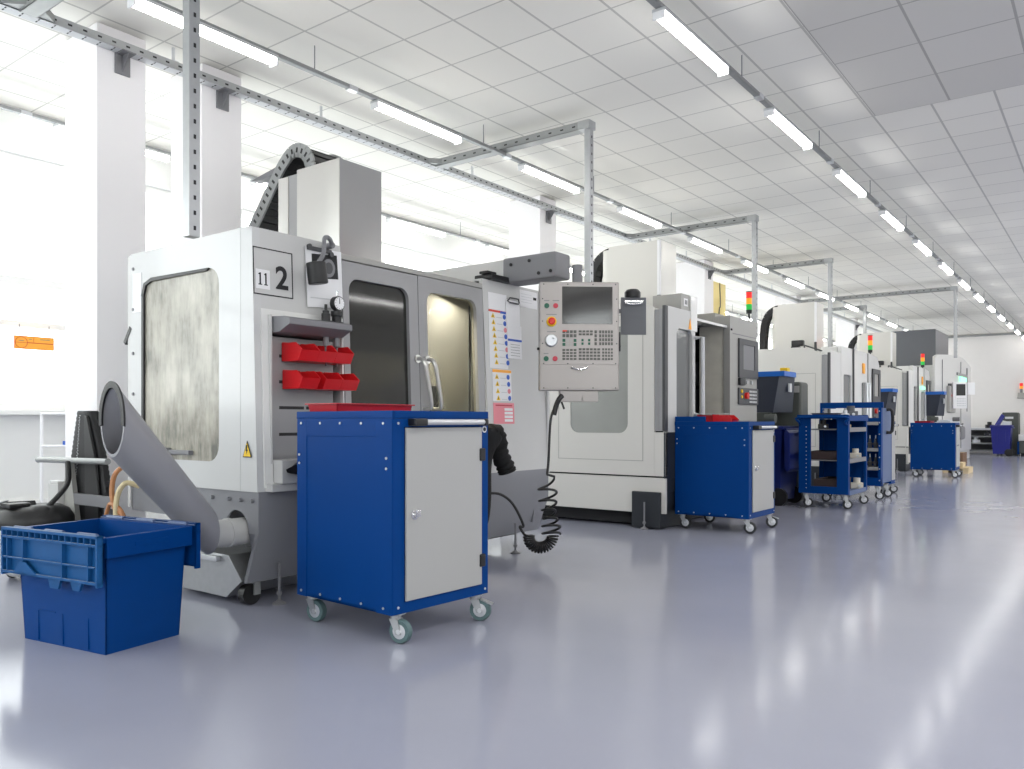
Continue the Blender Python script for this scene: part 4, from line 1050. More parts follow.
# sign on the window
t = thing('wall_sign', 'orange sign with a red circle and line hanging at the window beside the first column', 'sign', (-7.22, 2.96, 1.56))
yS = lambda u, v, w: (-7.22 + w, u, v)
b = MB(); b.use('orange').poly(yS, [(2.80, 1.555), (3.11, 1.555), (3.11, 1.665), (2.80, 1.665)], .006)
b.use('signred')
for q in ((2.80, 3.11, 1.555, 1.559), (2.80, 3.11, 1.661, 1.665), (2.80, 2.804, 1.555, 1.665), (3.106, 3.11, 1.555, 1.665), (2.90, 3.105, 1.607, 1.613), (2.948, 2.951, 1.61, 1.663), (2.81, 2.90, 1.607, 1.610)):
    b.poly(lambda u, v, w: yS(u, v, w + .0012), [(q[0], q[2]), (q[1], q[2]), (q[1], q[3]), (q[0], q[3])], .001)
b.tube([yS(2.855 + .046 * math.cos(a), 1.61 + .046 * math.sin(a), .001) for a in [k * PI / 14 for k in range(28)]], .002, 5, closed=True)
b.use('midgrey')
for q in ((2.835, 2.875, 1.622, 1.626), (3.0, 3.075, 1.640, 1.644), (2.915, 2.935, 1.638, 1.642)):
    b.poly(lambda u, v, w: yS(u, v, w + .0012), [(q[0], q[2]), (q[1], q[2]), (q[1], q[3]), (q[0], q[3])], .001)
build('sign_plate', b, None, t)
b = MB().cyl((-7.22, 2.84, 1.66), (-7.22, 2.84, 1.76), .003, seg=6).cyl((-7.22, 3.07, 1.66), (-7.22, 3.07, 1.76), .003, seg=6); build('hanging_cord', b, 'midgrey', t)

# jacket and coiled hose between the cart and the panel
t = thing('work_jacket', 'black work jacket hanging behind the nearest cart, one sleeve in view', 'jacket', (-3.33, 4.14, .9))
b = MB(); P = smooth_path([(-3.33, 4.02, .30), (-3.32, 4.03, .55), (-3.31, 4.05, .78), (-3.29, 4.10, .895)], 6)
b.tube(P, .1, 14, rad=[.085 + .03 * math.sin(i * .5) * .3 + .02 * (i / len(P)) for i in range(len(P))]); build('jacket_body', b, 'cloth', t)
P = smooth_path([(-3.29, 4.09, .86), (-3.28, 4.16, .885), (-3.27, 4.185, .84), (-3.265, 4.20, .74), (-3.255, 4.245, .66), (-3.25, 4.26, .62)], 6)
b = MB().tube(P, .05, 16, rad=[.060 + .006 * math.sin(i * 1.9) for i in range(len(P))]); build('sleeve', b, 'cloth', t)
b = MB().cyl((-3.45, 4.10, .94), (-3.29, 4.10, .93), .012, seg=8); build('coat_hook', b, 'darkgrey', t)

t = thing('coiled_hose', 'black coiled air hose hanging under the operator panel towards the floor', 'hose', (-2.98, 4.50, .12))
b = MB(); H0 = V((-3.02, 4.50, 1.085))
straight = smooth_path([H0 + V((.02, .02, .03)), H0 + V((0, 0, -.02)), H0 + V((-.03, -.02, -.12)), (-3.06, 4.47, .70), (-3.065, 4.46, .60)], 8)
coil = []
turns = 6
for i in range(turns * 18 + 1):
    a = i / 18 * 2 * PI; f = i / (turns * 18)
    s = f ** .72
    z = .575 - .385 * s
    axc = V((-3.065, 4.455, z)).lerp(V((-3.036, 4.475, z)), f); r = .052 + .010 * math.sin(f * 9)
    coil.append(axc + V((.7986, .6018, 0)) * r * math.cos(a) + V((-.6018, .7986, 0)) * r * math.sin(a) + V((0, 0, .020 * math.cos(a + 1))))
b.tube(straight + coil, .0085, 7); build('hanging_coil', b, 'black', t)
b = MB(); loop = []
turns = 17
for i in range(turns * 16 + 1):
    f = i / (turns * 16); th_ = PI * 1.04 * f; a = i / 16 * 2 * PI
    c0 = V((-3.095, 4.43, .185)); ex = V((.7986, .6018, 0)); R = .080
    c = c0 + ex * (R * math.cos(th_)) + V((0, 0, -R * .95 * math.sin(th_)))
    rad_dir = (ex * math.cos(th_) + V((0, 0, -math.sin(th_)))); other = V((-.6018, .7986, 0)); r = .034 + .004 * math.sin(i * .37)
    loop.append(c + rad_dir * r * math.cos(a) + other * r * math.sin(a))
b.tube(loop, .0075, 6); build('bunched_coil', b, 'black', t)
b = MB(); e = loop[-1]
b.tube(smooth_path([e, e + V((-.02, -.02, .05)), (-3.19, 4.36, .26), (-3.23, 4.30, .40), (-3.27, 4.22, .47), (-3.30, 4.12, .485), (-3.33, 4.02, .48)], 8), .009, 8); build('feed_hose', b, 'black', t)
b = MB().tube(smooth_path([(-2.99, 4.53, 1.13), (-3.0, 4.51, 1.11), (-3.02, 4.50, 1.06), (-3.03, 4.49, 1.0)], 5), .018, 8).tube([(-3.0, 4.53, 1.10), (-2.98, 4.54, 1.04)], .007, 6); build('hose_grip', b, 'black', t)

t = thing('clipboard', 'grey clipboard with silver clip hanging beside the operator panel', 'clipboard', (-2.70, 5.02, 1.6), 0, 'clipboards')
CB = Matrix.Translation((-2.665, 4.93, 1.685)) @ Matrix.Rotation(ang, 4, 'Z')
b = MB(); b.x = CB; b.box(-.088, .088, 0, .006, -.13, .128, .002); build('board', b, 'slate', t)
b = MB(); b.x = CB; b.box(-.065, .065, -.012, 0, .092, .108, .003).tube([(-.06, -.012, .088), (-.03, -.016, .080), (.03, -.016, .080), (.06, -.012, .088)], .005, 6); build('clip', b, 'chrome', t)
b = MB(); b.x = CB; b.lathe((.0, .035, .128), (0, 0, 1), [(.052, 0), (.056, .012), (.056, .04), (.04, .058), (.02, .062)], 22); build('round_knob', b, 'black', t)
b = MB(); b.x = CB; b.box(-.14, .0, .015, .03, .02, .05, .003); build('hanging_arm', b, 'midgrey', t)

# ------------------------------------------------------------------ white machining centres down the row
def vmc(Ya, L, label, mode, glow=False):
    """front at x=-3.2; Ya the near side. mode 'open' has its door slid back, 'shut' two closed doors"""
    t = thing('machining_center', label, 'machine', (-4.1, Ya + L / 2, 0))
    XF = -3.17; XB = -5.0; Yb = Ya + L
    zf = 1.97 if mode == 'open' else 1.90
    ztop = 2.06 if mode == 'open' else 2.0
    # side panels: profile falls towards the front
    prof = [(XB, .14), (XF - .11, .14), (XF - .11, zf), (XF - .28, ztop - .02), (XF - .40, ztop), (XB, ztop)]
    if mode == 'open':
        SMp = sx_map(Ya)
        b = MB(); b.frame(SMp, (-4.62, XF - .11, .47, 1.97), (-4.165, -3.545, .85, 1.825), .09, .03)
        b.prism([(XB, .47), (-4.62, .47), (-4.62, 1.97), (XB, 1.97)], 'y', Ya, Ya + .03).prism([(XB, 1.97), (XF - .11, 1.97), (XF - .28, ztop - .02), (XF - .40, ztop), (XB, ztop)], 'y', Ya, Ya + .03)
        sp = build('side_panel', b, 'cream', t)
        b = MB().poly(sx_map(Ya + .008), rrect(-4.17, -3.54, .845, 1.83, .09), .006); build('side_window', b, 'hazeglass', sp)
    else:
        b = MB().prism([(XB, .47)] + [(XF - .11, .47)] + prof[2:], 'y', Ya, Ya + .03); sp = build('side_panel', b, 'cream', t)
    b = MB(); b.box(XB, XF, Ya, Ya + .03, .14, .455, .002); lp = build('lower_panel', b, 'cream', t)
    b = MB(); b.box(XF - .11, XF, Ya + .001, Ya + .035, .47, .86, .002); build('lower_corner', b, 'cream', t)
    b = MB()
    x0, x1, za, zb = (-4.30, -3.39, .60, 1.93) if mode == 'open' else (-4.05, -3.36, .60, 1.63)
    for q in ((x0, x1, za, za + .006), (x0, x1, zb - .006, zb), (x0, x0 + .006, za, zb), (x1 - .006, x1, za, zb)): b.box(q[0], q[1], Ya - .0015, Ya + .002, q[2], q[3])
    build('cover_outline', b, 'lightgrey', sp)
    b = MB(); b.box(XB, XF - .12, Yb - .03, Yb, .14, ztop - .06).box(XB, XB + .02, Ya, Yb, .14, ztop - .06).box(XB + .02, XF - .40, Ya + .03, Yb - .03, ztop - .07, ztop - .05); build('rear_shell', b, 'cream', t)
    b = MB().hexa([(XF - .40, Ya + .03, ztop - .03), (XF - .11, Ya + .03, zf - .03), (XF - .11, Yb - .03, zf - .03), (XF - .40, Yb - .03, ztop - .03), (XF - .40, Ya + .03, ztop - .005), (XF - .11, Ya + .03, zf - .005), (XF - .11, Yb - .03, zf - .005), (XF - .40, Yb - .03, ztop - .005)])
    build('sloped_roof', b, 'white', t)
    # corner strips: door edge and track seen from the side
    b = MB(); b.box(XF - .108, XF - .066, Ya + .005, Ya + .06, .87, zf - .02, .004).box(XF - .062, XF - .030, Ya - .004, Ya + .05, .87, zf - .02, .003); build('edge_strip', b, 'doorgrey', t)
    b = MB(); b.box(XF - .029, XF, Ya - .006, Ya + .05, .87, zf + .01, .004); build('door_track', b, 'darkgrey', t)
    # base
    b = MB(); b.box(XB + .1, XF - .10, Ya + .12, Yb - .1, .02, .45); build('base_casting', b, 'slot', t)
    b = MB(); b.box(XF - .32, XF - .04, Ya - .03, Ya + .45, .01, .33, .006).box(XF - .04, XF - .005, Ya + .02, Ya + .4, .33, .86, .004); build('drain_tank', b, 'tank', t)
    for x, y in ((XF - .18, Ya - .055), (-4.6, Ya + .06)): levelling_foot(t, x, y, .24)
    # front
    yd0, yd1 = Ya + .05, Ya + .26 * L
    if mode == 'open':
        b = MB()
        fr = lambda u, v, w: (XF + w, u, v)
        b.frame(fr, (yd0, Ya + .62, .86, 1.98), (Ya + .22, Ya + .56, .95, 1.80), .07, .05, 5); dr = build('sliding_door', b, 'greywhite', t)
        b = MB().poly(fr, rrect(Ya + .21, Ya + .57, .94, 1.81, .06), .004); b2 = MB().poly(lambda u, v, w: (XF - .03 + w, u, v), rrect(Ya + .21, Ya + .57, .94, 1.81, .06), .006); b.bm.free(); build('door_window', b2, 'darkglass', dr)
        b = MB().tube([(XF + .01, Ya + .60, 1.74), (XF + .085, Ya + .60, 1.74), (XF + .085, Ya + .60, 1.02), (XF + .01, Ya + .60, 1.02)], .019, 10); build('door_handle', b, 'paper2', dr)
        b = MB(); b.box(XF - .30, XF - .01, Ya + .34, Ya + .66, 1.98, 2.13, .006); build('door_hood', b, 'lightgrey', t)
        b = MB(); b.box(XF - .10, XF + .005, Ya + .52, Ya + .66, 1.80, 2.125, .004); build('hood_cheek', b, 'white', t)
        b = MB(); b.use('paper').box(XF - .012, XF - .008, Ya + .395, Ya + .475, 2.02, 2.09); b.use('slot').box(XF - .0085, XF - .0075, Ya + .415, Ya + .430, 2.035, 2.075).box(XF - .0085, XF - .0075, Ya + .445, Ya + .460, 2.035, 2.075); build('number_label', b, None, t)
        b = MB(); b.use('orange').poly(lambda u, v, w: (XF + .006 + w, u, v), [(Ya + .47, 1.81), (Ya + .53, 1.81), (Ya + .50, 1.91)], .004); build('orange_tag', b, None, t)
        b = MB(); b.box(XF - .02, XF, Ya + .0, Yb, .45, .86, .004).box(XF - .05, XF - .02, Ya + .05, Yb - .05, .20, .45); build('front_apron', b, 'tank', t)
        # open bay with the control pillar behind it
        yp = Ya + 1.67; xp = XF - .08; g = lambda f: yp + f * (Yb - yp)
        b = MB()
        fr2 = lambda u, v, w: (u, yp - w, v)
        b.frame(fr2, (-3.85, xp, .86, 2.07), (-3.80, xp - .07, .88, 1.97), .01, .05, 2); b.box(xp - .04, xp, yp + .05, Yb, .86, 2.07, .004).box(-3.85, xp - .04, yp + .05, Yb, 2.03, 2.07)
        build('control_pillar', b, 'lightgrey', t)
        b = MB(); b.box(-3.60, xp - .072, yp + .02, yp + .035, .88, 1.97); build('stained_shield', b, 'stained', t)
        b = MB(); b.box(-4.0, -3.55, yp + .2, yp + .22, .80, 2.0).box(-3.72, -3.63, yp + .07, yp + .12, 1.35, 1.60, .01).box(-3.74, -3.64, yp + .09, yp + .13, .9, 1.3, .01).box(-4.0, -3.98, Ya + .6, yp + .2, .8, 2.0); build('bay_interior', b, 'slot', t)
        b = MB(); b.box(-3.80, -3.50, yp + .2, yp + .45, 2.07, 2.14, .005); build('top_box', b, 'lightgrey', t)
        for z in (1.885, .955):
            b = MB().box(xp, xp + .003, g(.10), Yb - .01, z, z + .008); build('seam_line', b, 'midgrey', t)
        b = MB().box(xp, xp + .012, yp + .02, yp + .045, 1.915, 1.935, .003); build('latch', b, 'slot', t)
        b = MB(); b.frame(lambda u, v, w: (xp + .02 + w, u, v), (g(.28), g(.985), 1.43, 1.85), (g(.42), g(.86), 1.52, 1.79), .01, .02, 2); scr = build('screen_bezel', b, 'darkgrey', t)
        b = MB(); b.box(xp, xp + .012, g(.41), g(.87), 1.51, 1.80); build('screen', b, 'midgrey', scr)
        b = MB(); b.use('black').box(xp, xp + .035, g(.27), g(.46), 1.345, 1.425, .01); b.use('silver')
        for q in (.58, .76): b.cyl((xp, g(q), 1.385), (xp + .02, g(q), 1.385), .022, seg=14)
        build('switch_row', b, None, t)
        b = MB(); b.use('darkgrey').box(xp, xp + .02, g(.27), g(.99), 1.14, 1.32, .004)
        b.use('estop').cyl((xp + .02, g(.50), 1.235), (xp + .05, g(.50), 1.235), .036, seg=16); b.use('yellow').cyl((xp + .02, g(.35), 1.28), (xp + .03, g(.35), 1.28), .02, seg=12).cyl((xp + .02, g(.35), 1.22), (xp + .03, g(.35), 1.22), .016, seg=12)
        b.use('paper2')
        for i in range(5):
            for j in range(4): b.box(xp + .02, xp + .026, g(.64) + i * .045, g(.64) + i * .045 + .026, 1.16 + j * .038, 1.18 + j * .038)
        build('key_panel', b, None, t)
        stack_light(t, -3.30, Yb - .11, 2.07, .34, .032)
        b = MB(); b.box(-3.50, xp, yp + .02, Yb, .10, .86, .006); build('pillar_base', b, 'cream', t)
        b = MB().box(-3.65, -3.50, Yb, Yb + .06, 1.72, 1.85, .02).tube(smooth_path([(-3.55, Yb + .03, 1.78), (-3.55, Yb + .10, 1.77), (-3.56, Yb + .12, 1.90)], 4), .045, 10); build('mist_outlet', b, 'silver', t)
    else:
        fr = lambda u, v, w: (XF + w, u, v)
        a = lambda f: Ya + f * L
        b = MB(); b.box(XF - .06, XF, Ya + .05, a(.20), .45, zf + .04, .004); build('front_pillar', b, 'white', t)
        b = MB(); b.frame(fr, (a(.205), a(.43), .86, zf + .14), (a(.25), a(.40), .95, 1.64), .05, .05, 4); d1 = build('sliding_door', b, 'white', t)
        b = MB().poly(lambda u, v, w: (XF - .025 + w, u, v), rrect(a(.245), a(.405), .94, 1.65, .05), .006); build('door_window', b, 'darkglass', d1)
        b = MB().box(XF + .001, XF + .02, a(.425), a(.44), .86, zf + .14); build('door_edge', b, 'darkgrey', d1)
        b = MB(); b.frame(fr, (a(.445), a(.74), .86, zf + .14), (a(.62), a(.70), .95, 1.56), .04, .05, 4); d2 = build('sliding_door', b, 'white', t)
        b = MB().poly(lambda u, v, w: (XF - .025 + w, u, v), rrect(a(.615), a(.705), .94, 1.57, .03), .006); build('door_window', b, 'darkglass', d2)
        for yy in (a(.66), a(.72)):
            b = MB().tube([(XF, yy, 1.55), (XF + .05, yy, 1.55), (XF + .05, yy, 1.0), (XF, yy, 1.0)], .02, 8); build('door_handle', b, 'silver', d2)
        b = MB().box(XF + .002, XF + .02, a(.63), a(.67), 1.70, 1.86, .004); build('orange_tag', b, 'orange', d2)
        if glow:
            b = MB().box(XF + .002, XF + .03, a(.56), a(.74), 1.60, 1.66, .004); build('cabin_glow', b, 'lglow', d2)  # glowing strip stands in for a green reflection at the door window
        b = MB().box(XF - .28, XF - .055, a(.20), a(.74), zf - .02, zf + .135, .006); build('door_hood', b, 'white', t)
        b = MB().prism([(a(.745), .86), (Yb, .86), (Yb, zf - .02), (a(.95), zf + .10), (a(.745), zf + .14)], 'x', XF - .20, XF + .02); build('control_pillar', b, 'greywhite', t)
        b = MB(); b.frame(lambda u, v, w: (XF + .045 + w, u, v), (a(.81), a(.995), 1.25, 1.80), (a(.85), a(.955), 1.36, 1.72), .01, .02, 2); sc = build('screen_bezel', b, 'darkgrey', t)
        b = MB().box(XF + .021, XF + .03, a(.84), a(.96), 1.35, 1.73); build('screen', b, 'lightgrey', sc)
        b = MB(); b.use('darkgrey').box(XF + .021, XF + .04, a(.83), a(.98), 1.0, 1.22, .004); b.use('estop').cyl((XF + .04, a(.87), 1.12), (XF + .07, a(.87), 1.12), .04, seg=12); build('key_panel', b, None, t)
        b = MB(); b.box(XF - .02, XF, Ya + .05, Yb, .45, .855, .004).box(XF - .05, XF - .02, Ya + .05, Yb - .05, .16, .45); build('front_apron', b, 'cream', t)
        stack_light(t, -3.27, a(.968), zf + .08, .40, .036)
        b = MB().tube([(XF - .36, Ya + .05, ztop + .03), (XF - .12, Ya + .06, zf + .04)], .010, 8).cyl((XF - .36, Ya + .05, ztop - .01), (XF - .36, Ya + .05, ztop + .03), .012, seg=8); build('roof_rod', b, 'darkgrey', t)
    # head cover
    hy0 = Ya + (.95 if mode == 'open' else 1.2); hy1 = hy0 + .38; hx0, hx1 = -4.30, -3.70; hz = 2.80
    b = MB(); b.use('cream').box(hx0, hx1 - .02, hy0, hy1, ztop - .1, hz, .008)
    b.use('paper').box(hx1 - .03, hx1, hy0 - .004, hy0 + .03, ztop + .18, hz - .003, .003)
    b.use('stainless').box(hx1 - .03, hx1, hy0 + .03, hy1, ztop, hz - .003, .003)
    b.use('darkgrey').box(hx1 - .03, hx1, hy0 - .004, hy0 + .03, ztop - .02, ztop + .18)
    build('head_cover', b, None, t)
    b = MB(); b.cyl((hx0 - .02, hy0 + .10, ztop - .08), (hx0 - .02, hy0 + .10, hz - .03), .09, seg=20); build('rounded_duct', b, 'cream', t)
    energy_chain(t, [(-4.56, hy0 + .2, ztop - .03), (-4.56, hy0 + .2, 2.32), (-4.53, hy0 + .2, 2.55), (-4.46, hy0 + .2, 2.68), (-4.36, hy0 + .2, 2.745), (-4.24, hy0 + .2, 2.765), (-4.14, hy0 + .2, 2.76)], hy0 + .05, hy0 + .20, .085, 'rubber', 'rubber', .07)
    b = MB().lathe((-3.92, hy0 - .20, ztop - .05), (0, 0, 1), [(.045, 0), (.045, .05), (.06, .06), (.06, .20), (.045, .22)], 16) if mode == 'open' else MB().box(-3.98, -3.86, hy0 - .35, hy0 - .22, ztop - .06, ztop + .10, .012).box(-3.98, -3.80, hy0 - .33, hy0 - .24, ztop + .10, ztop + .19, .014).cyl((-4.10, hy0 - .28, ztop - .05), (-4.10, hy0 - .28, ztop + .05), .07, seg=12)
    build('filter_unit', b, 'lightgrey' if mode == 'open' else 'black', t)
    return t
m2 = vmc(6.45, 2.46, 'white machining centre with its door slid open behind the operator panel', 'open')
m3 = vmc(11.50, 2.80, 'white machining centre with closed doors behind the blue shelf trolley', 'shut')
m4 = vmc(16.72, 2.05, 'farthest white machining centre with closed doors and a reflected green glow on its door', 'shut', True)

# chip conveyors between the machines: hopper head on a leg
def conveyor(x1, y0, label, sc=1., tower=True, m='navy', mt='olive'):
    t = thing('chip_conveyor', label, 'chip conveyor', (x1 - .3, y0 + .2, 0), 0, 'chip conveyors with dark hoppers')
    w, dy, zb, zt = .56 * sc, .40 * sc, 1.06, 1.49
    b = MB()
    b.hexa([(x1 - w, y0 + .02, zb), (x1 - .13, y0 + .02, zb), (x1 - .03, y0 + dy, zb), (x1 - w, y0 + dy, zb), (x1 - w, y0, zt), (x1 - .05, y0, zt), (x1, y0 + dy, zt), (x1 - w, y0 + dy, zt)])
    build('hopper', b, m, t)
    b = MB()
    for q in ((x1 - w - .01, x1 + .012, y0 - .012, y0 + .006), (x1 - w - .01, x1 + .012, y0 + dy - .006, y0 + dy + .012), (x1 - .02, x1 + .012, y0, y0 + dy), (x1 - w - .01, x1 - w + .01, y0, y0 + dy)): b.box(*q, zt - .015, zt + .045, .003)
    build('hopper_rim', b, 'blurim', t)
    b = MB(); b.box(x1 - .035, x1 - .012, y0 + dy * .62, y0 + dy * .82, 1.30, 1.40, .002); build('label_plate', b, 'paper2', t)
    b = MB(); b.box(x1 - w + .01, x1 - w + .10, y0 + .08, y0 + dy - .05, .06, zb, .006).box(x1 - w, x1 - w + .11, y0 + .04, y0 + dy - .02, .0, .06, .006); build('leg_column', b, 'slot', t)
    b = MB(); b.cyl((x1 - .22, y0 + .02, zb - .07), (x1 - .10, y0 + .02, zb - .07), .055, seg=14).box(x1 - .3, x1 - .16, y0 + .0, y0 + .08, zb - .13, zb - .0, .01); build('gear_motor', b, 'olive', t)
    if tower:
        b = MB(); b.box(x1 - .52, x1 + .04, y0 + dy + .10, y0 + dy + .40, .12, 1.43, .035, 3).box(x1 - .50, x1 + .02, y0 + dy + .12, y0 + dy + .38, 0, .12)
        build('riser_housing', b, mt, t)
        b = MB(); b.box(x1 - .10, x1 + .02, y0 + dy + .092, y0 + dy + .10, 1.30, 1.38, .002); build('window_plate', b, 'lightgrey', t)
    return t
cv = conveyor(-3.05, 9.22, 'dark chip hopper with bright blue rim beside the blue wheelie bin')
b = MB().box(-3.17, -3.08, 9.44, 9.54, 1.535, 1.585, .008); build('yellow_box', b, 'yellow', cv)
conveyor(-3.16, 15.3, 'dark chip hopper above the half hidden cart behind the trolley', 1., False)
conveyor(-2.68, 17.45, 'dark chip hopper with blue rim above the farthest cart', .55, False)

# ------------------------------------------------------------------ tall grey machine at the end of the row
t = thing('milling_machine', 'tall dark grey milling machine with a pale curved front at the end of the row', 'machine', (-3.6, 21.2, 0))
b = MB(); b.use('slate').box(-4.45, -3.40, 21.0, 22.8, 0, 3.12, .01); b.use('midgrey').box(-3.40, -3.396, 21.02, 22.78, .5, 3.11); build('tall_column', b, None, t)
prof = [(18.85, .22), (24.0, .22), (24.0, 2.36), (23.2, 2.47), (22.2, 2.53), (20.6, 2.47), (19.2, 2.38), (18.85, 2.33)]
b = MB().prism(prof, 'x', -3.11, -3.05, .02); build('curved_front', b, 'white', t)
b = MB(); b.box(-3.045, -3.035, 19.6, 19.63, .3, 2.3).box(-3.045, -3.035, 22.2, 22.23, .3, 2.4).box(-3.05, -3.03, 23.2, 23.22, 1.2, 2.3); build('panel_seam', b, 'midgrey', t)
b = MB(); b.use('doorgrey').box(-3.05, -3.02, 21.6, 23.2, 2.05, 2.12, .006); b.use('lglow').box(-3.045, -3.018, 22.0, 23.0, 1.90, 2.04); build('cabin_glow', b, None, t)
b = MB(); b.box(-3.05, -2.98, 20.2, 21.0, 1.15, 1.75, .02); build('side_box', b, 'lightgrey', t)
b = MB(); b.box(-4.3, -3.12, 19.8, 24, .0, 2.2).box(-3.12, -3.08, 18.95, 23.95, 0, .22); build('machine_body', b, 'greywhite', t)
b = MB(); b.box(-3.0, -2.7, 19.9, 20.4, .55, .85, .05).tube(smooth_path([(-2.98, 20.0, .9), (-2.8, 19.9, .82), (-2.7, 20.0, .9)], 5), .02, 8).cyl((-3.04, 21, 1.0), (-2.9, 21, 1.0), .05, seg=14); build('work_arm', b, 'midgrey', t)
PM = Matrix.Translation((-2.83, 20.5, 1.55)) @ Matrix.Rotation(math.radians(30), 4, 'Z') @ Matrix.Diagonal((.72, .72, .86, 1))
b = MB(); b.x = PM; b.box(-.20, .22, 0, .10, -.36, .34, .012); q = build('operator_panel', b, 'paper', t)
b = MB(); b.x = PM; b.box(-.10, .17, -.006, 0, -.02, .28, .002); build('screen', b, 'black', q)
b = MB(); b.x = PM
for i in range(6):
    for j in range(4): b.box(-.08 + i * .045, -.05 + i * .045, -.006, 0, -.30 + j * .06, -.27 + j * .06)
build('keypad', b, 'paper2', q)
b = MB(); b.x = PM; b.use('darkgrey').box(-.42, -.22, .02, .10, .0, .30, .01); b.use('estop').cyl((-.27, .0, -.02), (-.27, .05, -.02), .05, seg=12); b.use('orange').box(-.31, -.25, .0, .03, -.20, -.10); build('switch_box', b, None, q)
b = MB(); b.x = PM; b.box(.25, .46, .02, .06, .0, .32, .006); build('side_sheet', b, 'paper', q)
b = MB(); b.x = PM; b.cyl((0, .10, .1), (-.25, .42, .1), .03, seg=10); build('swing_arm', b, 'midgrey', q)

# wooden pallet and box on the floor
t = thing('wooden_pallet', 'small pale wooden pallet on the floor behind the farthest cart', 'pallet', (-2.36, 16.9, 0))
for x in (-2.53, -2.37, -2.20):
    b = MB().box(x - .045, x + .045, 16.62, 17.2, 0, .09, .004); build('bearer', b, 'wood', t)
for k in range(5):
    b = MB().box(-2.58, -2.15, 16.62 + k * .12, 16.71 + k * .12, .09, .11, .003); build('deck_board', b, 'wood', t)
b = MB().box(-2.50, -2.25, 16.66, 17.0, .11, .20, .006); build('block', b, 'wood', t)
t = thing('cardboard_box', 'brown cardboard box on the floor against the tall curved machine', 'box', (-2.86, 20.3, 0))
b = MB().box(-3.02, -2.70, 20.0, 20.6, 0, .26, .006); build('box_body', b, 'cardboard', t)
b = MB().box(-3.02, -2.70, 20.27, 20.33, .26, .262).box(-2.88, -2.84, 19.998, 20.0, .03, .26); build('tape_strip', b, 'wood', t)

# ------------------------------------------------------------------ wheelie bins
def wheelie(x, y, rz, label, m, lid_open, h=1.0):
    t = thing('wheelie_bin', label, 'bin', (x, y, 0), rz)
    b = MB(); a, c = .24, .26; a0, c0 = .19, .20; s = h
    b.hexa([(-a0, -c0, .06), (a0, -c0, .06), (a0, c0, .06), (-a0, c0, .06), (-a, -c, .92 * s), (a, -c, .92 * s), (a, c, .92 * s), (-a, c, .92 * s)])
    for k in (-.1, .1): b.box(k - .015, k + .015, -c + .0, -c + .02, .4, .85 * s)
    build('bin_body', b, m, t, True)
    b = MB(); b.box(-a - .02, a + .02, -c - .02, c + .02, .90 * s, .94 * s, .008); build('rim', b, m, t, True)
    b = MB()
    if lid_open: b.prism([(a + .02, .86 * s), (a + .05, .90 * s), (a + .09, .86 * s), (a + .09, .44 * s), (a + .06, .40 * s), (a + .03, .44 * s)], 'y', -c, c, .01)
    else: b.box(-a - .02, a + .02, -c - .02, c + .02, .94 * s, .985 * s, .02)
    build('lid', b, m, t, True)
    b = MB().cyl((a + .03, -c + .04, .90 * s), (a + .03, c - .04, .90 * s), .014, seg=10); build('handle', b, m, t, True)
    for sy in (-1, 1):
        b = MB().lathe((a0 - .01, sy * (c0 + .005) - .02, .10), (0, 1, 0), [(.05, 0), (.10, .004), (.10, .042), (.05, .046)], 22); build('wheel', b, 'black', t, True)
    return t
wheelie(-3.22, 9.31, math.radians(-6), 'dark blue wheelie bin with its lid hanging down beside the shelf trolley', 'binblue', True, .96)
wheelie(-2.53, 25.72, 0, 'violet blue wheelie bin by the far wall under a chute', 'violet', False, .86)

# ------------------------------------------------------------------ open shelf trolley
t = thing('shelf_trolley', 'blue open shelf trolley with grey shelves and brown boxes', 'trolley', (-2.57, 9.5, 0), 0)
TX0_, TX1_, TYa, TYb = -2.845, -2.315, 9.10, 9.92
b = MB()
b.box(TX0_, TX0_ + .13, TYa, TYa + .03, .16, .99, .004); build('corner_post', b, 'blue', t)
b = MB().box(TX1_ - .12, TX1_, TYa, TYa + .03, .16, .99, .004).box(TX1_ - .025, TX1_, TYa + .03, TYa + .06, .16, .99, .003); build('corner_post', b, 'blue', t)
b = MB().box(TX0_ + .1, TX1_ - .1, TYa + .002, TYa + .028, .16, .24, .003); build('bottom_rail', b, 'blue', t)
b = MB().box(TX1_ - .03, TX1_, TYb - .05, TYb, .16, .98, .003).box(TX0_, TX0_ + .05, TYb - .05, TYb, .16, .98, .003).box(TX0_ + .05, TX1_ - .03, TYb - .02, TYb, .16, .98); build('back_frame', b, 'blue', t)
for z, m in ((.17, 'bluegrey'), (.52, 'midgrey'), (.86, 'midgrey')):
    b = MB().box(TX0_ + .01, TX1_ - .002, TYa + .03, TYb - .02, z, z + .012).box(TX1_ - .006, TX1_, TYa + .06, TYb - .05, z - .02, z + .03, .002); build('shelf', b, m, t)
b = MB().box(TX0_ - .01, TX1_ + .01, TYa - .02, TYb, .985, 1.0, .003)
for q in ((TX0_ - .01, TX1_ + .01, TYa - .025, TYa - .01), (TX0_ - .01, TX1_ + .01, TYb - .01, TYb + .005)): b.box(*q, .99, 1.03, .003)
b.box(TX1_ - .004, TX1_ + .012, TYa, TYb, .96, 1.02, .003)
build('top_tray', b, 'blue', t)
b = MB().tube(smooth_path([(TX0_ + .02, TYa - .0, .92), (TX0_ + .02, TYa - .05, .95), (TX0_ + .02, TYa - .05, 1.0), (TX1_ - .02, TYa - .05, 1.0), (TX1_ - .02, TYa - .05, .95), (TX1_ - .02, TYa - .0, .92)], 3), .014, 8); build('push_handle', b, 'blue', t)
b = MB()
for k in range(16): b.cyl((TX0_ + .085, TYa - .003, .22 + k * .045), (TX0_ + .085, TYa + .001, .22 + k * .045), .006, seg=6)
build('hole_strip', b, 'silver', t)
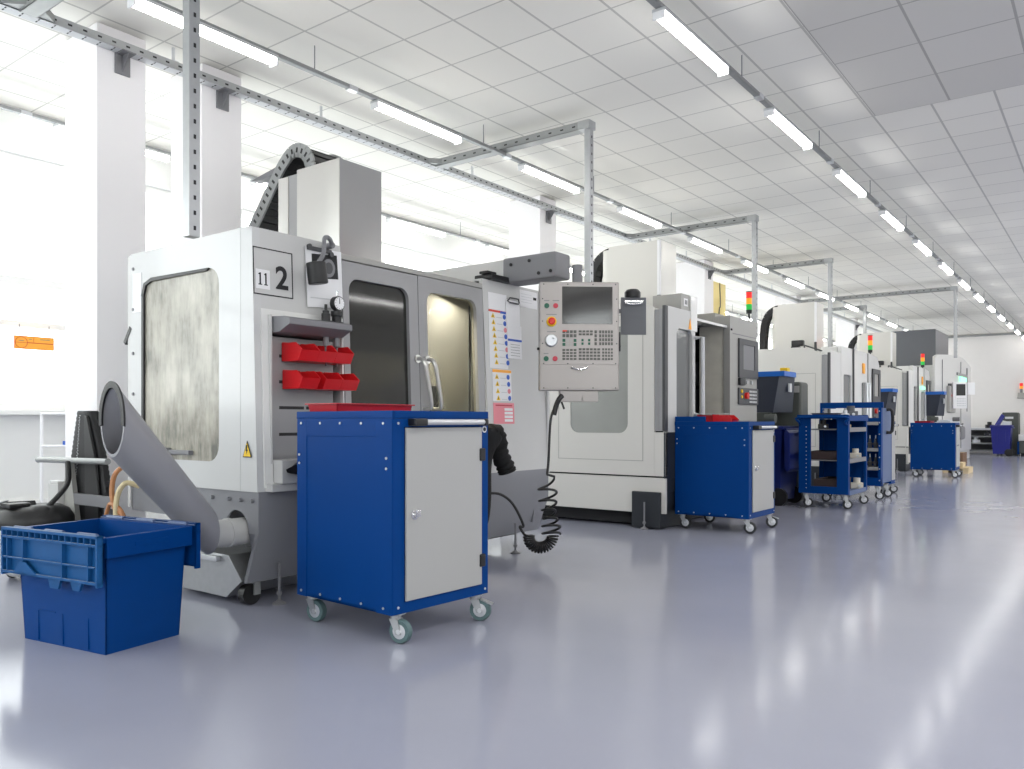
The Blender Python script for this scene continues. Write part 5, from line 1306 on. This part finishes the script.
for x, y in ((TX0_ + .06, TYa + .06), (TX1_ - .05, TYa + .06), (TX0_ + .06, TYb - .06), (TX1_ - .05, TYb - .06)):
    caster(t, x - t.location.x, y - t.location.y, .16, .5, 'darktyre')
def carton(x0, x1, y0, y1, z0, z1, m, label, name='storage_box'):
    tt = thing(name, label, 'box', ((x0 + x1) / 2, (y0 + y1) / 2, z0), 0)
    b = MB(); th = .008
    b.box(x0, x1, y0, y1, z0, z0 + th).box(x0, x1, y0, y0 + th, z0, z1, .001).box(x0, x1, y1 - th, y1, z0, z1, .001).box(x0, x0 + th, y0, y1, z0, z1, .001).box(x1 - th, x1, y0, y1, z0, z1, .001)
    build('box_body', b, m, tt)
    b = MB().box(x0 - .004, x1 + .004, y0 - .004, y0 + .008, z1 - .016, z1, .001).box(x0 - .004, x1 + .004, y1 - .008, y1 + .004, z1 - .016, z1, .001); build('box_rim', b, m, tt)
carton(-2.70, -2.44, 9.16, 9.70, .183, .315, 'brownbox', 'dark brown box on the lowest shelf of the blue trolley')
carton(-2.74, -2.44, 9.16, 9.55, .533, .625, 'brownbox', 'dark brown box on the middle shelf of the blue trolley')
def vise_part(x, y, z, label, m='midgrey', k=1.):
    tt = thing('machined_part', label, 'metal part', (x, y, z), .3)
    b = MB().box(-.06 * k, .06 * k, -.05 * k, .05 * k, 0, .06 * k, .006).cyl((0, 0, .06 * k), (0, 0, .11 * k), .035 * k, seg=14); build('block', b, m, tt, True)
    b = MB().cyl((.02 * k, -.05 * k, .03 * k), (.02 * k, -.075 * k, .03 * k), .014 * k, seg=10); build('pin', b, 'silver', tt, True)
vise_part(-2.40, 9.80, .183, 'cylindrical steel part on the lowest trolley shelf near the aisle', 'stained', 1.1)
vise_part(-2.40, 9.74, .533, 'small steel part on the middle trolley shelf near the aisle', 'stained')
vise_part(-2.40, 9.35, .873, 'pale steel part on the upper trolley shelf near the aisle', 'wood', .8)
vise_part(-2.62, 9.25, .873, 'dark round part on the upper trolley shelf', 'black', .9)
open_tray('part_tray', 'dark flat tray lying on the top of the blue shelf trolley', 'tray', -2.80, -2.50, 9.43, 9.87, 1.001, .05, 'darkgrey')
vise_part(-2.42, 9.62, 1.0, 'grey casting on the trolley top beside the dark tray', 'slate', 1.2)
vise_part(-2.40, 9.30, 1.0, 'silver fitting on the trolley top near its handle', 'silver', .7)

# tall tool trolley
t = thing('tool_trolley', 'tall blue tool trolley with a top bar and racks of tool holders', 'trolley', (-2.65, 10.75, 0))
ax0, ax1, ay0, ay1 = -3.0, -2.28, 10.45, 11.02
b = MB().box(ax0, ax1 + .02, ay0, ay0 + .05, 1.12, 1.19, .004).box(ax0, ax0 + .04, ay0, ay1, 1.12, 1.19, .003); build('top_bar', b, 'blue', t)
for xx, sgn in ((ax1, -1), (ax0, 1)):
    b = MB().prism([(ay0 - .02, .17), (ay0 + .09, .17), (ay0 + .07, 1.18), (ay0, 1.18)], 'x', xx - .03 if sgn < 0 else xx, xx if sgn < 0 else xx + .03); build('slanted_post', b, 'blue', t)
b = MB().box(ax0, ax1, ay0 - .01, ay0 + .03, .17, .27, .003); build('base_rail', b, 'blue', t)
b = MB().box(ax0, ax1, ay1 - .03, ay1, .17, 1.0, .003); build('rear_panel', b, 'blue', t)
b = MB().prism([(ay0 + .09, .20), (ay1, .20), (ay1, 1.12), (ay0 + .08, 1.12)], 'x', ax1 - .012, ax1 - .002); build('side_panel', b, 'bluegrey', t)
b = MB().tube(smooth_path([(ax1, ay0 + .28, 1.10), (ax1 + .06, ay0 + .30, 1.08), (ax1 + .06, ay0 + .30, .84), (ax1, ay0 + .28, .82)], 3), .02, 8); build('side_handle', b, 'black', t)
for z in (.37, .60, .92):
    b = MB().box(ax0 + .03, ax1 - .03, ay0 + .02, ay1 - .03, z, z + .016).box(ax0 + .03, ax1 - .03, ay0, ay0 + .02, z - .01, z + .03, .002); build('shelf', b, 'lightgrey', t)
b = MB()
for x in (ax0 + .05, ax1 - .015):
    for k in range(7): b.cyl((x, ay0 - .023, .24 + k * .14), (x, ay0 - .019, .24 + k * .14), .008, seg=6)
build('bolt_set', b, 'silver', t)
for x, y in ((ax1 - .06, ay0 + .06), (ax1 - .06, ay1 - .06), (ax0 + .06, ay0 + .06), (ax0 + .06, ay1 - .06)):
    caster(t, x - t.location.x, y - t.location.y, .17, .4, 'darktyre')
for zi, z in enumerate((.386, .616)):
    for i in range(4):
        x = -2.56 + i * .065
        h = thing('tool_holder', '%s tool holder from the slanted post on the %s rack shelf of the tall trolley' % (ORD[3 - i], ('lower', 'upper')[zi]), 'tool holder', (x, ay0 + .10, z), 0, 'tool holders on the tall trolley')
        b = MB().lathe((x, ay0 + .10, z), (0, 0, 1), [(.020, 0), (.026, .05), (.030, .055), (.030, .075), (.018, .08), (.014, .13)], 12); build('holder_body', b, 'darkgrey', h)
        b = MB().cyl((x, ay0 + .10, z + .13), (x, ay0 + .10, z + .17), .007, seg=8); build('cutter', b, 'silver', h)

# ------------------------------------------------------------------ far end of the hall
t = thing('workbench', 'long low grey workbench with shelves standing at the far wall', 'workbench', (-3.4, 26.9, 0))
b = MB().box(-4.3, -2.62, 26.4, 27.3, .70, .76, .006); build('worktop', b, 'silver', t)
for z in (.10, .30, .50):
    b = MB().box(-4.26, -2.66, 26.44, 27.26, z, z + .03); build('shelf', b, 'galvdull', t)
for x, y in ((-4.26, 26.42), (-2.72, 26.42), (-3.5, 26.42), (-4.26, 27.22), (-2.72, 27.22)):
    b = MB().box(x, x + .06, y, y + .06, 0, .70); build('leg', b, 'slate', t)
b = MB().box(-4.26, -2.66, 27.24, 27.26, .1, .7); build('back_board', b, 'midgrey', t)
for x, y, z, m, lb in ((-3.25, 26.55, .33, 'paper2', 'pale round part on the shelf of the far workbench'), (-2.95, 26.55, .53, 'darkgrey', 'dark part on the upper shelf of the far workbench'), (-2.92, 26.6, .76, 'black', 'black tool lying on top of the far workbench')):
    vise_part(x, y, z, lb, m, 1.6)
t = thing('dust_extractor', 'dark grey cabinet with a violet chute arm by the far wall', 'extractor', (-2.36, 26.6, 0))
b = MB().prism([(-2.55, .55), (-2.20, 0), (-2.20, 1.16), (-2.23, 1.20), (-2.58, 1.20), (-2.60, 1.14), (-2.60, .98), (-2.42, .95), (-2.42, 0), (-2.20, 0)][2:], 'y', 26.4, 26.9, .01); build('cabinet', b, 'olive', t)
b = MB().box(-2.52, -2.32, 26.39, 26.4, 1.02, 1.08); build('label_plate', b, 'paper2', t)
b = MB().hexa([(-2.78, 26.1, .78), (-2.68, 26.1, .74), (-2.68, 26.3, .74), (-2.78, 26.3, .78), (-2.60, 26.35, 1.16), (-2.52, 26.35, 1.10), (-2.52, 26.55, 1.10), (-2.60, 26.55, 1.16)]); build('chute_arm', b, 'violet', t)
b = MB().box(-2.55, -2.35, 26.05, 26.35, .84, .95, .01).box(-2.5, -2.4, 26.1, 26.3, .0, .84); build('funnel', b, 'paper2', t)
t = thing('parts_washer', 'white topped machine with a dark base by the violet bin at the far wall', 'machine', (-1.7, 26.2, 0))
b = MB().box(-2.13, -1.2, 25.8, 26.6, .08, .42, .01); build('base_cabinet', b, 'olive', t)
b = MB().box(-2.15, -1.18, 25.78, 26.62, .42, .60, .02); build('top_cover', b, 'white', t)
b = MB().box(-2.10, -1.3, 25.86, 26.5, 0, .08).box(-2.17, -2.165, 25.9, 26.2, .2, .38); build('plinth', b, 'slot', t)
b = MB().box(-2.18, -2.13, 25.82, 26.3, .05, .40, .01); build('blue_flap', b, 'blue', t)
t = thing('wall_beacon', 'small red warning beacon on a grey bracket on the far wall', 'beacon', (-2.22, 27.58, 1.62))
b = MB().prism([(-2.32, 1.62), (-2.12, 1.62), (-2.14, 1.78), (-2.30, 1.78)], 'y', 27.45, 27.599, .01); build('bracket', b, 'lightgrey', t)
b = MB().cyl((-2.22, 27.5, 1.78), (-2.22, 27.5, 1.90), .035, seg=12); build('beacon_base', b, 'midgrey', t)
b = MB().cyl((-2.22, 27.5, 1.90), (-2.22, 27.5, 1.97), .042, seg=14); build('amber_lens', b, 'lamber', t)
b = MB().cyl((-2.22, 27.5, 1.97), (-2.22, 27.5, 2.06), .042, seg=14); build('red_lens', b, 'lred', t)
# yellow board by the fourth column
t = thing('yellow_board', 'tall pale yellow board standing beside the column behind the second machine', 'board', (-5.35, 12.95, 0))
b = MB().box(-5.40, -5.34, 12.58, 13.15, 0, 3.28, .004); build('panel', b, 'yellowboard', t)
b = MB().tube(smooth_path([(-5.335, 12.88, 3.28), (-5.332, 12.90, 2.9), (-5.332, 12.84, 2.6), (-5.332, 12.86, .3)], 5), .008, 6); build('hanging_wire', b, 'darkgrey', t)

# ------------------------------------------------------------------ light, world, camera
def area(name, loc, rot, sx, sy, power, col=(1, 1, 1)):
    l = bpy.data.lights.new(name, 'AREA'); l.shape = 'RECTANGLE'; l.size = sx; l.size_y = sy; l.energy = power; l.color = col
    o = bpy.data.objects.new(name, l); COL.objects.link(o); o.location = loc; o.rotation_euler = rot; return o
# added lamp rows, out of view, that brighten the hall beside the camera
for i, X in enumerate((.2, 2.5)):
    area('added_lamp_row', (X, 11.5, 3.32), (0, 0, 0), .08, 28, 280, (1, .99, .97))
# lamp inside the nearest machine
area('cabin_glow', (-3.90, 4.0, 1.86), (0, math.radians(25), 0), .3, .5, 70, (1, .98, .9))
# daylight: bright overcast sky seen through the window band
w = bpy.data.worlds.new('sky'); SC.world = w; w.use_nodes = True
nt = w.node_tree; bg = nt.nodes['Background']; bg.inputs['Color'].default_value = (.97, .985, 1, 1); bg.inputs['Strength'].default_value = 4.9
p = bpy.data.lights.new('window_portal', 'AREA'); p.shape = 'RECTANGLE'; p.size = ZT - ZS; p.size_y = YN - YS
p.cycles.is_portal = True
po = bpy.data.objects.new('window_portal', p); COL.objects.link(po); po.location = (XW - .14, (YN + YS) / 2, (ZT + ZS) / 2); po.rotation_euler = (0, math.radians(-90), 0)
po = bpy.data.objects.new('window_portal', p); COL.objects.link(po); po.location = (XE + .14, (YN + YS) / 2, (ZT + ZS) / 2); po.rotation_euler = (0, math.radians(90), 0)

po = bpy.data.objects.new('window_portal', p.copy()); po.data.size = 7.0; po.data.size_y = 2.14; COL.objects.link(po); po.location = (-3.3, YS - .15, 2.12); po.rotation_euler = (math.radians(90), 0, 0)

cam = bpy.data.cameras.new('camera'); co = bpy.data.objects.new('camera', cam); COL.objects.link(co)
cam.sensor_width = 36; cam.sensor_fit = 'HORIZONTAL'; cam.lens = 803 / 1024 * 36
cam.shift_y = 36.5 / 1024
co.location = (0, 0, .96); co.rotation_euler = (math.radians(90), 0, math.radians(37))
cam.clip_start = .05; cam.clip_end = 200
SC.camera = co
SC.view_settings.view_transform = 'Standard'; SC.view_settings.look = 'None'
SC.view_settings.gamma = 1; SC.view_settings.use_curve_mapping = False
SC.view_settings.exposure = .14
SC.cycles.max_bounces = 8; SC.cycles.diffuse_bounces = 5; SC.cycles.glossy_bounces = 4; SC.cycles.transparent_max_bounces = 12
SC.cycles.use_denoising = True
SC.cycles.sample_clamp_indirect = 6
